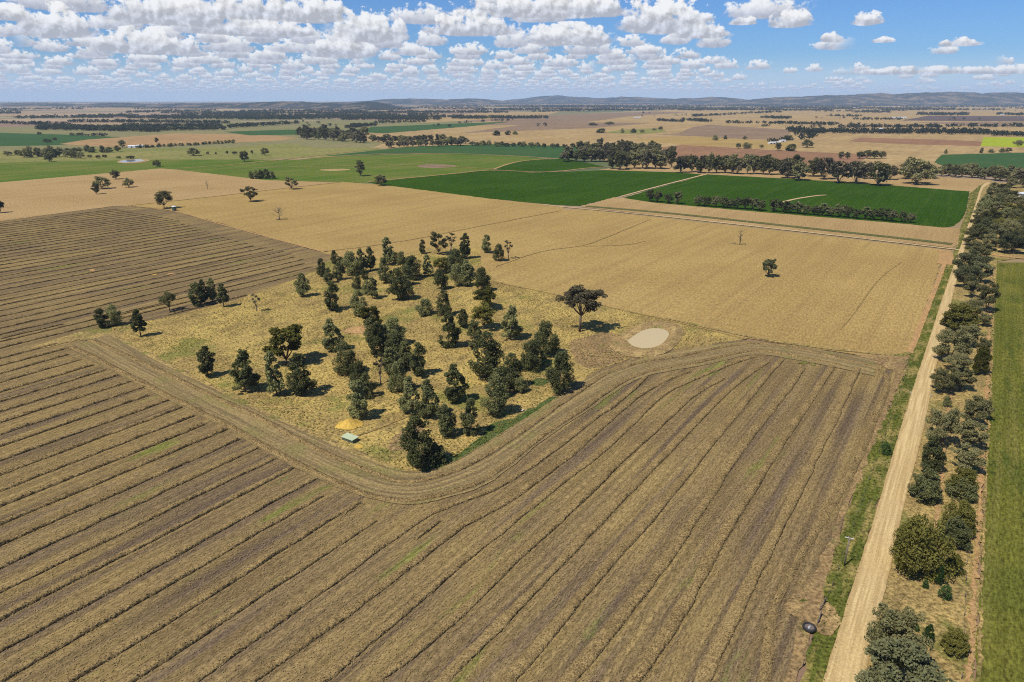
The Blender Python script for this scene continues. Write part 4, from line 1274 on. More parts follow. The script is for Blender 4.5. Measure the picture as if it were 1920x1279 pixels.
BACK = 'dark cypress pine in the crowded back of the grove by the stubble fence'
MID = 'dark cypress pine in the middle of the grove on dry grass'
FRONT = 'broad cypress pine in the front of the grove towards the curved windrow'
GR = 'cypress pines of the grove'
grove = [
    ('pine', 568, 556, 512, 27, 'slim twin-topped cypress pine alone by the end of the far windrows'),
    ('pine', 604, 519, 485, 19, BACK), ('pine', 618, 531, 503, 19, BACK), ('pine', 629, 497, 470, 16, BACK), ('pine', 635, 525, 491, 20, BACK),
    ('pine', 624, 583, 531, 31, 'full cypress pine standing apart on grass left of the grove\'s back cluster'),
    ('pine', 661, 515, 471, 34, BACK), ('pine', 678, 511, 467, 20, BACK), ('pine', 695, 508, 464, 21, BACK), ('pine', 669, 541, 514, 21, BACK), ('pine', 684, 524, 505, 16, BACK),
    ('pine', 699, 560, 519, 23, BACK), ('pine', 687, 552, 526, 19, BACK), ('pine', 676, 593, 544, 33, 'rounded cypress pine just behind the tall olive gum and orange dirt'),
    ('gum_olive', 699, 627, 575, 36, 'olive green gum beside the orange dirt scrape in the grove'),
    ('pine', 730, 497, 445, 24, 'tall pointed cypress pine rising above the back cluster of the grove'), ('pine', 742, 493, 474, 18, BACK), ('pine', 723, 531, 484, 25, BACK), ('pine', 772, 523, 480, 38, BACK), ('pine', 755, 502, 471, 20, BACK),
    ('pine', 748, 563, 503, 37, BACK), ('pine', 766, 561, 523, 25, BACK), ('pine', 792, 476, 450, 14, 'small slim pine alone beside the fence trail behind the grove'),
    ('gum', 823, 478, 436, 34, 'broad leafy gum at the far edge of the grove by the fence trail'), ('sparse', 845, 473, 437, 20, 'thin greyish half-bare tree at the far edge of the grove'), ('pine', 872, 485, 437, 23, BACK),
    ('pine', 803, 518, 478, 19, BACK), ('gum_olive', 826, 512, 482, 30, 'olive gum in the crowded right half of the grove\'s back'), ('pine', 853, 503, 466, 34, BACK), ('pine', 828, 542, 503, 28, BACK),
    ('pine', 858, 536, 495, 27, BACK), ('pine', 877, 536, 486, 27, BACK), ('pine', 905, 546, 501, 33, BACK),
    ('pine', 842, 512, 480, 24, BACK), ('pine', 868, 516, 478, 24, BACK), ('pine', 640, 512, 482, 18, BACK), ('pine', 760, 535, 498, 26, BACK),
    ('pine', 795, 590, 561, 33, 'short bushy pine alone at the bend of the wheel trail in the grove'), ('pine', 832, 592, 546, 29, MID), ('pine', 842, 652, 585, 36, MID),
    ('pine', 869, 614, 580, 23, 'small pine with a clear stem between two bigger pines mid-grove'), ('gum_olive', 908, 580, 540, 42, 'upper olive gum of the pair on the right side of the grove'), ('gum_olive', 905, 618, 570, 42, 'lower olive gum of the pair on the right side of the grove'),
    ('pine', 889, 653, 600, 28, MID), ('pine', 957, 637, 572, 37, 'tall cypress pine with a skirt at the grove\'s right edge'),
    ('pine', 625, 657, 597, 35, 'pointed cypress pine alone on grass left of the orange dirt scrape'), ('pine', 742, 647, 595, 42, MID), ('pine', 710, 668, 604, 32, MID), ('pine', 745, 680, 622, 46, MID), ('pine', 724, 664, 610, 30, MID),
    ('pine', 519, 742, 659, 32, 'slender pine with a bare lower stem in front of the round gum'), ('gum_olive', 535, 684, 614, 66, 'large round olive gum in the left half of the grove paddock'), ('pine', 567, 741, 666, 46, 'broad pine right of the slender bare-stemmed pine'),
    ('pine', 460, 735, 655, 46, 'cone-shaped pine with a short bare trunk in the left half of the paddock'), ('pine', 391, 707, 649, 31, 'compact dark pine alone near the paddock\'s left edge track'),
    ('pine', 732, 702, 652, 34, MID), ('pine', 698, 645, 598, 30, MID), ('pine', 762, 690, 640, 30, MID), ('pine', 690, 745, 700, 30, MID), ('pine', 932, 745, 690, 36, FRONT), ('pine', 1008, 684, 640, 32, FRONT),
    ('pine', 650, 700, 643, 47, MID), ('pine', 672, 730, 677, 42, MID), ('pine', 671, 784, 714, 42, 'leaning pine right behind the yellow sand heap'), ('sparse', 714, 720, 665, 24, 'thin straggly tree with a dark stem in the middle of the grove'),
    ('pine', 745, 734, 676, 43, MID), ('pine', 785, 705, 645, 35, MID), ('pine', 772, 775, 706, 40, FRONT), ('pine', 806, 783, 712, 42, FRONT), ('pine', 855, 753, 682, 40, 'shapely cypress pine standing clear of its neighbours mid-front'),
    ('pine', 788, 873, 780, 62, 'biggest cypress pine, at the grove\'s front corner by the headland bend'), ('dark_bush', 818, 866, 828, 42, 'dense low dark bush at the foot of the grove\'s biggest pine'),
    ('pine', 838, 818, 760, 38, FRONT), ('pine', 884, 816, 748, 34, FRONT), ('pine', 910, 708, 625, 60, 'wide cypress pine, broadest of the grove\'s right half'), ('pine', 991, 694, 637, 43, FRONT), ('pine', 1026, 667, 602, 43, FRONT),
    ('pine', 1048, 733, 661, 52, 'broad pine at the grove\'s right front corner nearest the curved windrow'), ('pine', 957, 728, 665, 44, FRONT), ('pine', 928, 777, 706, 49, 'greyish broad pine behind the strip of green weeds'), ('dark_bush', 975, 735, 705, 30, 'low dark bush behind the green weeds, right half of the grove'),
]
def back_label(x):
    if x < 650:
        return 'slight cypress pine at the left end of the grove\'s crowded back'
    if x < 712:
        return 'cypress pine in the grove\'s back cluster left of the tall pointed pine'
    if x < 790:
        return 'cypress pine in the cluster around the tall pointed pine'
    return 'cypress pine in the crowded right end of the grove\'s back'


for g in grove:
    if g[5] == BACK:
        g = g[:5] + (back_label(g[1]),)
    nm = 'cypress_pine' if g[0] == 'pine' else ('bush' if g[0] == 'dark_bush' else 'gum_tree')
    plant(g[0], nm, *g[1:5], g[5], 'bush' if nm == 'bush' else 'tree', GR if g[0] == 'pine' else None)
EDGE = 'small dark pine in the short row along the far windrow field'
for g in [(192, 615, 579, 22), (216, 610, 573, 33), (372, 574, 530, 27), (383, 569, 524, 19), (399, 565, 521, 19), (420, 576, 531, 19)]:
    plant('pine', 'cypress_pine', *g, EDGE, 'tree', 'pines along the paddock edge')
plant('pine', 'cypress_pine', 264, 631, 579, 22, 'tall slim pine alone at the paddock\'s pointed left corner', 'tree', 'pines along the paddock edge')
plant('gum', 'cypress_pine', 319, 584, 548, 31, 'open-crowned tree alone where the far windrows meet the paddock', 'tree', 'pines along the paddock edge')
plant('sparse', 'gum_tree', 482, 584, 551, 18, 'sparse half-dead sapling alone in the dry grass paddock', 'tree')
plant('pine', 'cypress_pine', 912, 474, 441, 20, 'narrow pine in the stubble just past the grove, left of three', 'tree', 'three trees past the grove')
plant('pine', 'cypress_pine', 935, 489, 457, 23, 'bushy pine in the stubble just past the grove, middle of three', 'tree', 'three trees past the grove')
plant('sparse', 'gum_tree', 953, 485, 451, 17, 'thin open tree in the stubble just past the grove, right of three', 'tree', 'three trees past the grove')
plant('lone_gum', 'gum_tree', 1087, 622, 537, 80, 'tall spreading gum with bare trunk standing alone beside the dam', 'tree')
plant('road_gum', 'gum_tree', 1440, 519, 486, 24, 'small grey-green gum alone in the stubble field near the road', 'tree')


def dead(x, y, top, spread_px, label, seed):
    p, h, w = size_at(x, y, top, spread_px)
    return tag(link('dead_tree', dead_tree_mesh(seed, h, w * 0.5), None, (p[0], p[1], ZT - 0.05)), label, 'dead tree')


dead(1387, 459, 430, 18, 'bare upright dead tree in the stubble field below the farm track', 3)
dead(524, 412, 388, 44, 'dead tree with fallen limbs in the stubble left of the grove', 5)
dead(389, 354, 339, 10, 'thin leafless dead tree in the upper left stubble field', 8)
# fallen limbs at the foot of the two dead trees
for (x, y, n_, sd, lab) in [(524, 412, 6, 1, 'fallen grey limbs around the dead tree left of the grove'), (1387, 459, 4, 2, 'fallen branches at the foot of the upright dead tree')]:
    r = np.random.default_rng(sd)
    c0 = G(x, y)
    root = empty('fallen_branches', (c0[0], c0[1], ZT))
    for i in range(n_):
        a = r.uniform(0, 6.28)
        q = r.normal(0, 4, 2)
        L = r.uniform(3, 7)
        MB().tube([(q[0], q[1], 0.12), (q[0] + L * .5 * math.cos(a), q[1] + L * .5 * math.sin(a), 0.5), (q[0] + L * math.cos(a + .3), q[1] + L * math.sin(a + .3), 0.15)], [0.2, 0.16, 0.06], 6).obj('limb', M['dead_wood'], root)
    tag(root, lab, 'branches')

lone = [('gum', 469, 378, 351, 29, 'fan-shaped gum in the upper left stubble field above the dead tree'), ('gum', 547, 355, 332, 25, 'round gum on the trail between the two left stubble fields'), ('gum', 308, 391, 358, 35, 'spreading gum beside the green water tank'),
        ('mid_gum', 181, 364, 343, 13, 'smallest of four gums grouped in the left stubble field'), ('mid_gum', 191, 354, 330, 27, 'widest of four gums grouped in the left stubble field'), ('mid_gum', 217, 336, 319, 17, 'farthest of four gums grouped in the left stubble field'), ('mid_gum', 241, 351, 334, 18, 'lone gum right of the others in the left stubble field'),
        ('mid_gum', 0, 399, 374, 16, 'tree at the left end of the stubble field above the windrows'), ('mid_gum', 714, 348, 328, 22, 'gum at the pointed corner of the dark green crop'), ('mid_gum', 676, 330, 301, 17, 'upright gum standing in the light green pasture'),
        ('mid_gum', 295, 313, 300, 15, 'small gum where pasture meets the left stubble field'), ('mid_gum', 363, 292, 277, 22, 'round gum in the olive pasture left of the belt'), ('mid_gum', 458, 303, 283, 16, 'forked gum by the pasture track'), ('mid_gum', 497, 291, 277, 15, 'gum at the right end of the small pasture shrubs'),
        ('mid_gum', 230, 277, 262, 13, 'gum beside the white farm sheds'), ('mid_gum', 294, 268, 258, 7, 'small gum in the orange field')]
for g in lone:
    plant(g[0], 'gum_tree', *g[1:5], g[5], 'tree', 'lone paddock gums')
for x, h in ((472, 14), (481, 16), (491, 17), (501, 18), (510, 15)):
    plant('mid_pine', 'gum_tree', x, 335, 335 - h, 13, 'dark tree of the tight clump on the pasture edge', 'tree', 'clump on the pasture edge')

# young trees planted in a row below the green crop
xs_ = [1218, 1233, 1252, 1270, 1311, 1325, 1342, 1356, 1370, 1383, 1397, 1411, 1424, 1450, 1468, 1482, 1496, 1510, 1526, 1542, 1558, 1574, 1590, 1606, 1622, 1638, 1654, 1672, 1690, 1706]
for qi, x in enumerate(reversed(xs_)):
    y = 378 + (x - 1218) * 0.0815
    h = random.uniform(17, 24)
    plant('mid_grey', 'planted_tree', x, y, y - h, random.uniform(15, 20), 'grey-green tree, ' + ORD[qi] + ' in the planted row from the gravel road end', 'tree', 'row of planted trees below the green crop')

# creek-side gums and shelter belts


def belt(x0, y0, x1, y1, n, h, w, label, group, kinds=('mid_gum', 'mid_gum', 'mid_dull'), jx=4, jy=1.5, name='gum_tree'):
    for i in range(n):
        t = (i + 0.5) / n
        x = x0 + (x1 - x0) * t + random.uniform(-jx, jx)
        y = y0 + (y1 - y0) * t + random.uniform(-jy, jy)
        hh = h * random.uniform(0.75, 1.2)
        plant(random.choice(kinds), name, x, y, y - hh, w * random.uniform(0.8, 1.25), label, 'tree', group)


CA = 'leafy gum in the thick creek wood behind the middle green crop'
belt(1142, 317, 1262, 315, 9, 31, 21, CA, 'creek wood')
belt(1048, 303, 1258, 304, 16, 24, 19, CA, 'creek wood')
belt(1085, 296, 1250, 296, 12, 22, 18, CA, 'creek wood')
belt(1082, 281, 1242, 285, 13, 19, 17, CA, 'creek wood', jy=2)
CB = 'leafy gum in the creek line along the right green crop\'s upper edge'
belt(1272, 322, 1500, 330, 15, 33, 24, CB, 'creek line')
belt(1275, 311, 1480, 318, 11, 24, 22, CB, 'creek line')
for qi, (x, y, t, w) in enumerate([(1476, 334, 298, 34), (1498, 338, 303, 30), (1524, 331, 296, 28), (1545, 336, 296, 30), (1571, 343, 303, 32), (1604, 344, 303, 34), (1625, 335, 304, 26), (1647, 348, 304, 36), (1668, 337, 310, 24), (1697, 335, 298, 30), (1715, 345, 295, 52), (1735, 334, 305, 34), (1260, 301, 274, 14)]):
    plant(random.choice(('mid_gum', 'mid_dull')), 'gum_tree', x, y, t, w, 'spreading creek gum on bare tan ground, ' + ORD[12 - qi if qi < 12 else 12] + ' from the gravel road', 'tree', 'creek gums on the bare strip')
CD = 'gum in the belt behind the bend of the gravel road'
belt(1755, 328, 1925, 343, 12, 21, 20, CD, 'belt at the road bend')
belt(1770, 322, 1930, 332, 10, 16, 18, CD, 'belt at the road bend')
CE = 'small tree of the clump in the stubble beyond the creek line'
for (x, y, t, w) in [(1576, 298, 284, 11), (1589, 298, 285, 9), (1612, 297, 284, 14), (1625, 297, 281, 18), (1640, 297, 282, 16), (1653, 297, 283, 14)]:
    plant('mid_gum', 'gum_tree', x, y, t, w, CE, 'tree', 'clump beyond the creek line')
CW = 'gum in the dense wood beyond the light green pasture'
belt(558, 259, 690, 268, 15, 20, 15, CW, 'wood beyond the pasture')
belt(565, 253, 690, 258, 12, 18, 14, CW, 'wood beyond the pasture')
belt(690, 267, 880, 268, 18, 14, 14, CW, 'wood beyond the pasture')
belt(722, 276, 870, 272, 16, 13, 13, CW, 'wood beyond the pasture')
belt(880, 273, 1010, 276, 12, 9, 11, 'small tree in the thin line between blue-green crop and stubble', 'thin line above the crop', jy=0.6)
belt(1012, 277, 1110, 278, 7, 9, 9, 'small tree in the thin line between blue-green crop and stubble', 'thin line above the crop', jy=0.6)
belt(45, 294, 155, 296, 12, 15, 14, 'dark tree in the belt on the left olive pasture', 'belt on the olive pasture', ('mid_pine', 'mid_gum'))
belt(50, 288, 225, 284, 13, 12, 13, 'dark tree in the belt on the left olive pasture', 'belt on the olive pasture', ('mid_pine', 'mid_gum'))
for (x, y, t, w) in [(14, 292, 283, 14), (34, 292, 281, 12), (93, 303, 288, 15), (88, 268, 260, 14), (103, 264, 257, 8), (74, 253, 247, 8), (390, 290, 284, 5), (405, 290, 285, 4), (426, 289, 283, 5), (440, 289, 284, 10), (473, 289, 282, 5), (169, 296, 290, 9), (184, 297, 291, 9), (197, 296, 290, 9), (223, 297, 293, 9), (245, 298, 292, 15)]:
    plant('mid_gum', 'gum_tree', x, y, t, w, 'small shrubby tree dotted over the left pastures', 'tree', 'trees dotted over the left pastures')
for (x, y, t, w) in [(1341, 263, 253, 11), (1360, 261, 254, 8), (1396, 262, 255, 8), (1384, 278, 268, 10), (1400, 278, 267, 20), (1428, 277, 271, 9), (1459, 282, 267, 12), (1483, 283, 270, 22), (1474, 263, 254, 16), (1513, 277, 261, 20), (1482, 263, 254, 14), (1773, 288, 280, 7), (1840, 287, 277, 7), (1858, 286, 279, 12), (1878, 286, 277, 10), (1890, 286, 277, 12), (1908, 274, 262, 18),
                        (1127, 249, 241, 20), (1112, 235, 230, 20), (1142, 234, 228, 20), (1167, 249, 241, 8), (1188, 249, 241, 12), (1204, 249, 243, 10), (1226, 245, 240, 8), (1238, 244, 237, 9), (932, 254, 245, 16), (952, 253, 245, 12), (966, 252, 246, 12)]:
    plant(random.choice(('mid_gum', 'mid_pine')), 'gum_tree', x, y, t, w, 'dark tree dotted over the pale stubble beyond the creek', 'tree', 'trees dotted over the far stubble')
belt(255, 278, 440, 268, 26, 6, 7, 'low dark shrub in the hedge line beside the white farm sheds', 'hedge line by the sheds', ('mid_pine',), 2, 0.5, 'shrub')

# the roadside wood
RV = 'dark green tree in the strip of roadside wood along the gravel road'
RS = 'trees of the roadside strip'
road_trees = [
    ('road_gum', 1672, 1325, 1216, 140, 'dense gum whose crown overhangs the gravel road at its near end'), ('road_tree', 1662, 1240, 1141, 104, 'dense dark gum beside the road across from the tyre trough'),
    ('wattle', 1718, 1070, 964, 112, 'big olive wattle beside the road across from the power pole'), ('wattle', 1787, 1072, 1038, 34, 'small olive wattle behind the big one'), ('dark_bush', 1785, 1025, 966, 55, 'rounded dark bush right of the worn footpath'),
    ('wattle', 1795, 1000, 938, 60, 'olive and green bush behind the rounded dark bush'), ('dark_bush', 1799, 934, 893, 56, 'dark bush at the edge of the orange wheel trail'),
    ('wattle', 1786, 1226, 1174, 46, 'round olive shrub alone by the right-hand fence'), ('dark_bush', 1742, 883, 815, 44, 'upright dense dark tree on the roadside'), ('dark_bush', 1733, 938, 878, 58, 'squat dense dark tree on the roadside before the open grass'),
    ('road_tree', 1762, 838, 765, 58, RV), ('dark_bush', 1774, 763, 741, 16, 'small round bush alone in the gap of the roadside strip'), ('road_tree', 1765, 735, 692, 46, RV), ('road_tree', 1800, 732, 692, 50, RV), ('road_tree', 1820, 798, 745, 48, RV), ('road_tree', 1839, 787, 750, 32, RV),
    ('road_tree', 1817, 838, 790, 48, RV), ('road_tree', 1806, 885, 836, 55, RV), ('wattle', 1800, 930, 870, 50, RV), ('road_tree', 1778, 680, 616, 62, RV), ('road_tree', 1815, 650, 610, 46, RV), ('road_tree', 1792, 694, 662, 46, RV), ('wattle', 1836, 702, 640, 30, RV), ('road_tree', 1838, 672, 634, 28, RV),
    ('wattle', 1797, 618, 562, 62, 'olive tree leaning over the road in the roadside strip'), ('road_tree', 1843, 612, 588, 26, RV), ('road_tree', 1848, 585, 531, 40, RV), ('road_tree', 1822, 558, 528, 28, RV), ('road_tree', 1820, 598, 560, 40, RV), ('road_gum', 1810, 540, 497, 46, RV), ('road_gum', 1820, 515, 470, 56, RV), ('road_gum', 1836, 530, 492, 34, RV),
    ('road_tree', 1832, 484, 452, 46, RV), ('road_tree', 1826, 462, 425, 42, RV), ('road_tree', 1866, 462, 420, 44, RV), ('road_gum', 1898, 475, 434, 46, 'broad tree beside the pale side track right of the roadside strip'), ('road_tree', 1852, 470, 438, 30, RV), ('road_tree', 1916, 466, 430, 40, RV),
]
FR = 'tree in the dense wood filling the bend of the gravel road'
for (x, y) in [(1832, 432), (1850, 436), (1873, 434), (1895, 438), (1915, 442), (1838, 415), (1858, 418), (1880, 416), (1903, 420), (1922, 424), (1845, 400), (1864, 402), (1886, 403), (1908, 405), (1850, 386), (1870, 388), (1892, 390), (1913, 392), (1858, 374), (1878, 377), (1898, 380), (1866, 362), (1880, 365), (1895, 352), (1918, 352), (1842, 446), (1890, 450)]:
    road_trees.append((random.choice(('road_tree', 'wattle', 'road_tree', 'dark_bush')), x, y, y - random.uniform(28, 40) * (0.55 + 0.45 * (y - 345) / 100), random.uniform(30, 44) * (0.6 + 0.4 * (y - 345) / 100), FR))
ks = [i for i, t in enumerate(road_trees) if t[5] == RV]
ks.sort(key=lambda i: -road_trees[i][2])
for q, i in enumerate(ks):
    road_trees[i] = road_trees[i][:5] + ('roadside tree, ' + ORD[q] + ' up the gravel road from the big olive wattle',)
for t in road_trees:
    nm = {'road_gum': 'gum_tree', 'wattle': 'wattle_tree', 'road_tree': 'roadside_tree', 'dark_bush': 'bush'}[t[0]]
    plant(t[0], nm, *t[1:5], t[5], 'bush' if nm == 'bush' else 'tree', RS if t[5].startswith('roadside tree') else ('trees in the road bend' if t[5] == FR else None))
for (x, y, t, w, lab) in [(1758, 1096, 1062, 14, 'tall narrow young pine on the verge below the big wattle'), (1734, 1103, 1088, 11, 'tiny young pine on the verge left of the taller two'), (1768, 1125, 1097, 24, 'plump young pine on the verge below the narrow one'), (1738, 1203, 1173, 19, 'plump young pine left of the round olive shrub'), (1717, 1184, 1172, 9, 'smallest young pine beside the dense dark gum')]:
    plant('young_pine', 'young_pine', x, y, t, w, lab, 'tree', 'young pines on the verge')
plant('young_pine', 'bush', 1661, 852, 832, 20, 'round dark green bush on the green verge between field and road', 'bush')


# ------------------------------------------------------------------ grass and straw lying about: nobody could count it
def scatter(name, poly_px, n, half, mat, seed, label, cat='grass', z=0.10, up=0.2):
    poly = [G(*p) for p in poly_px]
    r = np.random.default_rng(seed)
    lo, hi = np.min(poly, axis=0), np.max(poly, axis=0)
    P = r.uniform(lo, hi, (int(n * 2.6), 2))
    P = P[inside(P, poly)]
    P = P[~inside(P, [dam_c + (p - dam_c) * 1.25 for p in ring])]
    # clustered: tufts gather where a broad wave pattern is high
    wv_ = np.sin(P[:, 0] * 0.11 + 2 * np.sin(P[:, 1] * 0.05)) + np.sin(P[:, 1] * 0.13 + 2 * np.sin(P[:, 0] * 0.07 + seed))
    P = P[r.uniform(-2.2, 2.2, len(P)) < wv_ + 0.7][:n]
    C = np.column_stack([P, np.full(len(P), ZT + z)])
    V, F = leaves(C, half, seed + 1, up, 0.6)
    V[:, 2] = np.maximum(V[:, 2], ZT + 0.005)
    o = link(name, mesh_np(name, V, F, M[mat]))
    tag(o, label, cat, None, 'stuff')


GP = [(200, 612), (330, 688), (470, 757), (640, 833), (755, 882), (800, 883), (850, 862), (920, 818), (1000, 768), (1070, 722), (1130, 690), (1200, 667), (1280, 652), (1370, 640), (1300, 610), (1130, 572), (930, 528), (905, 500), (896, 462), (740, 482), (605, 492), (560, 522), (440, 563), (330, 590)]
scatter('dry_grass', GP, 27000, 0.34, 'tuft', 61, 'dry yellow grass tufts over the grove paddock', 'grass', 0.05, 1.0)
scatter('green_grass', GP, 11000, 0.32, 'green_tuft', 62, 'green grass tufts among the dry grass of the grove paddock', 'grass', 0.05, 1.0)
scatter('loose_straw', [(-60, 660), (133, 655), (560, 880), (745, 950), (900, 905), (1100, 740), (1400, 655), (1650, 700), (1560, 1000), (1450, 1300), (-60, 1300)], 60000, 0.15, 'straw', 63, 'loose straw strewn between the windrows of the mown field', 'straw', 0.02, 2.5)
scatter('green_grass', [(1660, 890), (1735, 665), (1700, 680), (1600, 930), (1550, 1090), (1500, 1290), (1545, 1290), (1605, 1085)], 9000, 0.22, 'green_tuft', 64, 'green weeds growing on the verge beside the road')
scatter('dry_grass', [(1545, 1090), (1590, 940), (1640, 820), (1690, 690), (1702, 690), (1650, 825), (1603, 945), (1556, 1090), (1500, 1290), (1480, 1290)], 3500, 0.22, 'tuft', 65, 'dry grass along the fence between mown field and verge')
scatter('dry_grass', [(1725, 835), (1760, 700), (1860, 600), (1850, 800), (1825, 1290), (1640, 1290), (1670, 1085), (1705, 905)], 15000, 0.22, 'tuft', 66, 'dry grass under the trees of the roadside strip')
scatter('green_grass', [(790, 884), (830, 882), (930, 822), (1060, 738), (965, 785), (890, 828), (812, 872)], 2600, 0.35, 'green_tuft', 67, 'lush green weeds along the front edge of the grove')

# ------------------------------------------------------------------ far woodland: nobody could count it
def far_wood(name, belts, seed, label, nleaf=26):
    r = np.random.default_rng(seed)
    C, Hh = [], []
    for (x0, y0, x1, y1, n, h) in belts:
        t = r.uniform(0, 1, n)
        x = x0 + (x1 - x0) * t + r.normal(0, 1.5, n)
        y = y0 + (y1 - y0) * t + r.normal(0, 0.45, n)
        for a, b in zip(x, y):
            C.append(G(a, max(b, 191.5)))
            Hh.append(h * r.uniform(0.6, 1.25))
    C = np.array(C)
    Hh = np.array(Hh)
    n = len(C)
    k = np.repeat(np.arange(n), nleaf)
    d = r.normal(0, 1, (n * nleaf, 3))
    d /= np.linalg.norm(d, axis=1)[:, None]
    d *= r.uniform(0.4, 1, n * nleaf)[:, None] ** 0.5
    P = np.zeros((n * nleaf, 3))
    P[:, 0] = C[k, 0] + d[:, 0] * Hh[k] * 0.55
    P[:, 1] = C[k, 1] + d[:, 1] * Hh[k] * 0.42
    P[:, 2] = Hh[k] * (0.56 + 0.42 * d[:, 2])
    half = np.maximum(0.19 * Hh[k], 0.5)[:, None]
    V, F = leaves(P, half, seed + 1, 0.2)
    o = link(name, mesh_np(name, V, F, M['far_leaf']))
    tag(o, label, 'woodland', None, 'stuff')


B_right = [(1480, 249, 1855, 252, 210, 14), (1500, 247, 1850, 249, 160, 14), (1862, 254, 1990, 257, 90, 14), (1575, 240, 1765, 240, 110, 15), (1770, 238, 1920, 238, 60, 14), (1720, 216, 1815, 216, 110, 16), (1722, 214, 1815, 214, 80, 16), (1867, 215, 1960, 217, 110, 16), (1690, 202, 1795, 201, 130, 17),
           (1600, 211, 1670, 211, 90, 15), (1440, 204, 1600, 204, 160, 16), (1440, 222, 1478, 223, 60, 14), (1440, 232, 1570, 235, 60, 13), (1600, 225, 1700, 225, 45, 15), (1550, 218, 1610, 219, 35, 15), (1297, 219, 1400, 214, 90, 15), (1400, 213, 1465, 211, 70, 15), (1425, 221, 1480, 222, 60, 14), (1280, 226, 1332, 229, 70, 14),
           (1360, 231, 1560, 234, 80, 13), (1478, 246, 1530, 250, 40, 16), (1490, 255, 1530, 257, 12, 15), (1280, 204, 1680, 203, 330, 16), (1530, 210, 1700, 208, 90, 16), (1000, 210, 1280, 205, 240, 16), (1230, 227, 1282, 229, 70, 13), (1850, 200, 1990, 198, 160, 17), (1230, 198, 1450, 197, 260, 17), (1530, 196, 1950, 192, 300, 16), (960, 201, 1240, 198, 200, 17), (1440, 268, 1475, 262, 14, 11), (1500, 262, 1530, 260, 8, 12)]
B_left = [(70, 243, 300, 247, 260, 14), (75, 239, 300, 243, 240, 14), (0, 232, 130, 236, 90, 14), (130, 229, 430, 232, 260, 15), (230, 238, 420, 238, 180, 14), (300, 245, 420, 243, 120, 14), (430, 240, 560, 232, 110, 15), (640, 225, 790, 222, 230, 16), (640, 220, 800, 219, 200, 16), (650, 240, 705, 236, 80, 14), (480, 224, 640, 219, 160, 16), (560, 251, 620, 247, 40, 14), (130, 254, 200, 256, 30, 9), (700, 232, 800, 229, 50, 14), (860, 232, 960, 226, 24, 13)]
r_ = random.Random(3)
for _ in range(72):
    yy_ = 193.5 + 32 * r_.random() ** 1.6
    L_ = r_.uniform(40, 200)
    xx_ = r_.uniform(-60, 860)
    B_left.append((xx_, yy_, xx_ + L_, yy_ + r_.uniform(-1.5, 0.5), int(L_ * r_.uniform(0.6, 1.5)), 17))
for _ in range(80):
    yy_ = 192.5 + 16 * r_.random() ** 1.5
    L_ = r_.uniform(60, 300)
    xx_ = r_.uniform(780, 1960)
    B_right.append((xx_, yy_, xx_ + L_, yy_ + r_.uniform(-1.0, 0.5), int(L_ * r_.uniform(0.7, 1.4)), 16))
for _ in range(30):
    B_right.append((r_.uniform(800, 1900), 0, 0, 0, 0, 0))
B_right = [b for b in B_right if b[4] > 0]
for _ in range(46):       # scattered single trees over the plain
    yy_ = r_.uniform(197, 240)
    xx_ = r_.uniform(0, 1920)
    (B_left if xx_ < 900 else B_right).append((xx_ - 30, yy_, xx_ + 30, yy_, r_.randint(2, 5), 13))
far_wood('distant_woodland', B_left, 31, 'distant belts and scattered woods across the left of the plain', 22)
far_wood('distant_woodland', B_right, 32, 'distant belts and scattered woods across the right of the plain', 22)


# ------------------------------------------------------------------ things in the paddocks
def sand_heap(x, y, wpx, hm, label, mat):
    p, _, w = size_at(x, y, y - 10, wpx)
    r = np.random.default_rng(9)
    V, F = [], []
    nr2, ns = 10, 40
    ph = r.uniform(0, 6.28, 5)
    for i in range(nr2):
        t = i / (nr2 - 1)
        for k in range(ns):
            a = 2 * math.pi * k / ns
            rad = w * 0.5 * t * (1 + 0.08 * math.sin(2 * a + ph[0]) + 0.05 * math.sin(5 * a + ph[1]))
            gul = 0.16 * abs(math.sin(5.5 * a + ph[2] + 0.6 * math.sin(3 * a))) * math.sin(math.pi * t)
            z = hm * (math.exp(-2.6 * t * t) * 1.08 - 0.08) * (1 - gul) + r.normal(0, 0.025)
            V.append((rad * math.cos(a) * 1.15, rad * math.sin(a) * 0.85, max(z, -0.02) if t < 1 else -0.06))
    for i in range(nr2 - 1):
        for k in range(ns):
            j = (k + 1) % ns
            F.append((i * ns + k, (i + 1) * ns + k, (i + 1) * ns + j, i * ns + j))
    o = link('sand_heap', mesh_np('sand_heap', V, F, M[mat], True), None, (p[0], p[1], ZT))
    return tag(o, label, 'sand heap')


sand_heap(655, 797, 46, 2.2, 'heap of yellow sand with rain gullies at the front of the grove', 'sand')

sand_heap(674, 619, 52, 1.6, 'low mound of orange dirt among the trees in the middle of the grove', 'orange_dirt')
# low shed with a pale green tin roof
pa, pb = G(640, 822), G(668, 832)
shed_az = math.atan2((pb - pa)[1], (pb - pa)[0])
pc = G(651, 829)
shed = empty('shed', (pc[0], pc[1], ZT), shed_az)
Ls, Ws = 5.6, 2.7
MB().box((0, Ws / 2, 0.55), (Ls - 0.3, Ws - 0.3, 1.1)).obj('wall', M['green_wall'], shed)
rf = MB()
nrib = 38
for i in range(nrib):
    x0 = -Ls / 2 + Ls * i / nrib
    x1 = x0 + Ls / nrib
    xm = (x0 + x1) / 2
    for a, b, za, zb in ((x0, xm, 0.0, 0.035), (xm, x1, 0.035, 0.0)):
        rf.face([(a, -0.15, 1.16 + za), (b, -0.15, 1.16 + zb), (b, Ws + 0.15, 1.42 + zb), (a, Ws + 0.15, 1.42 + za)])
rf.box((0, -0.16, 1.13), (Ls, 0.03, 0.1)).box((Ls / 2, Ws / 2, 1.26), (0.03, Ws + 0.3, 0.1))
rf.obj('roof', M['green_tin'], shed)
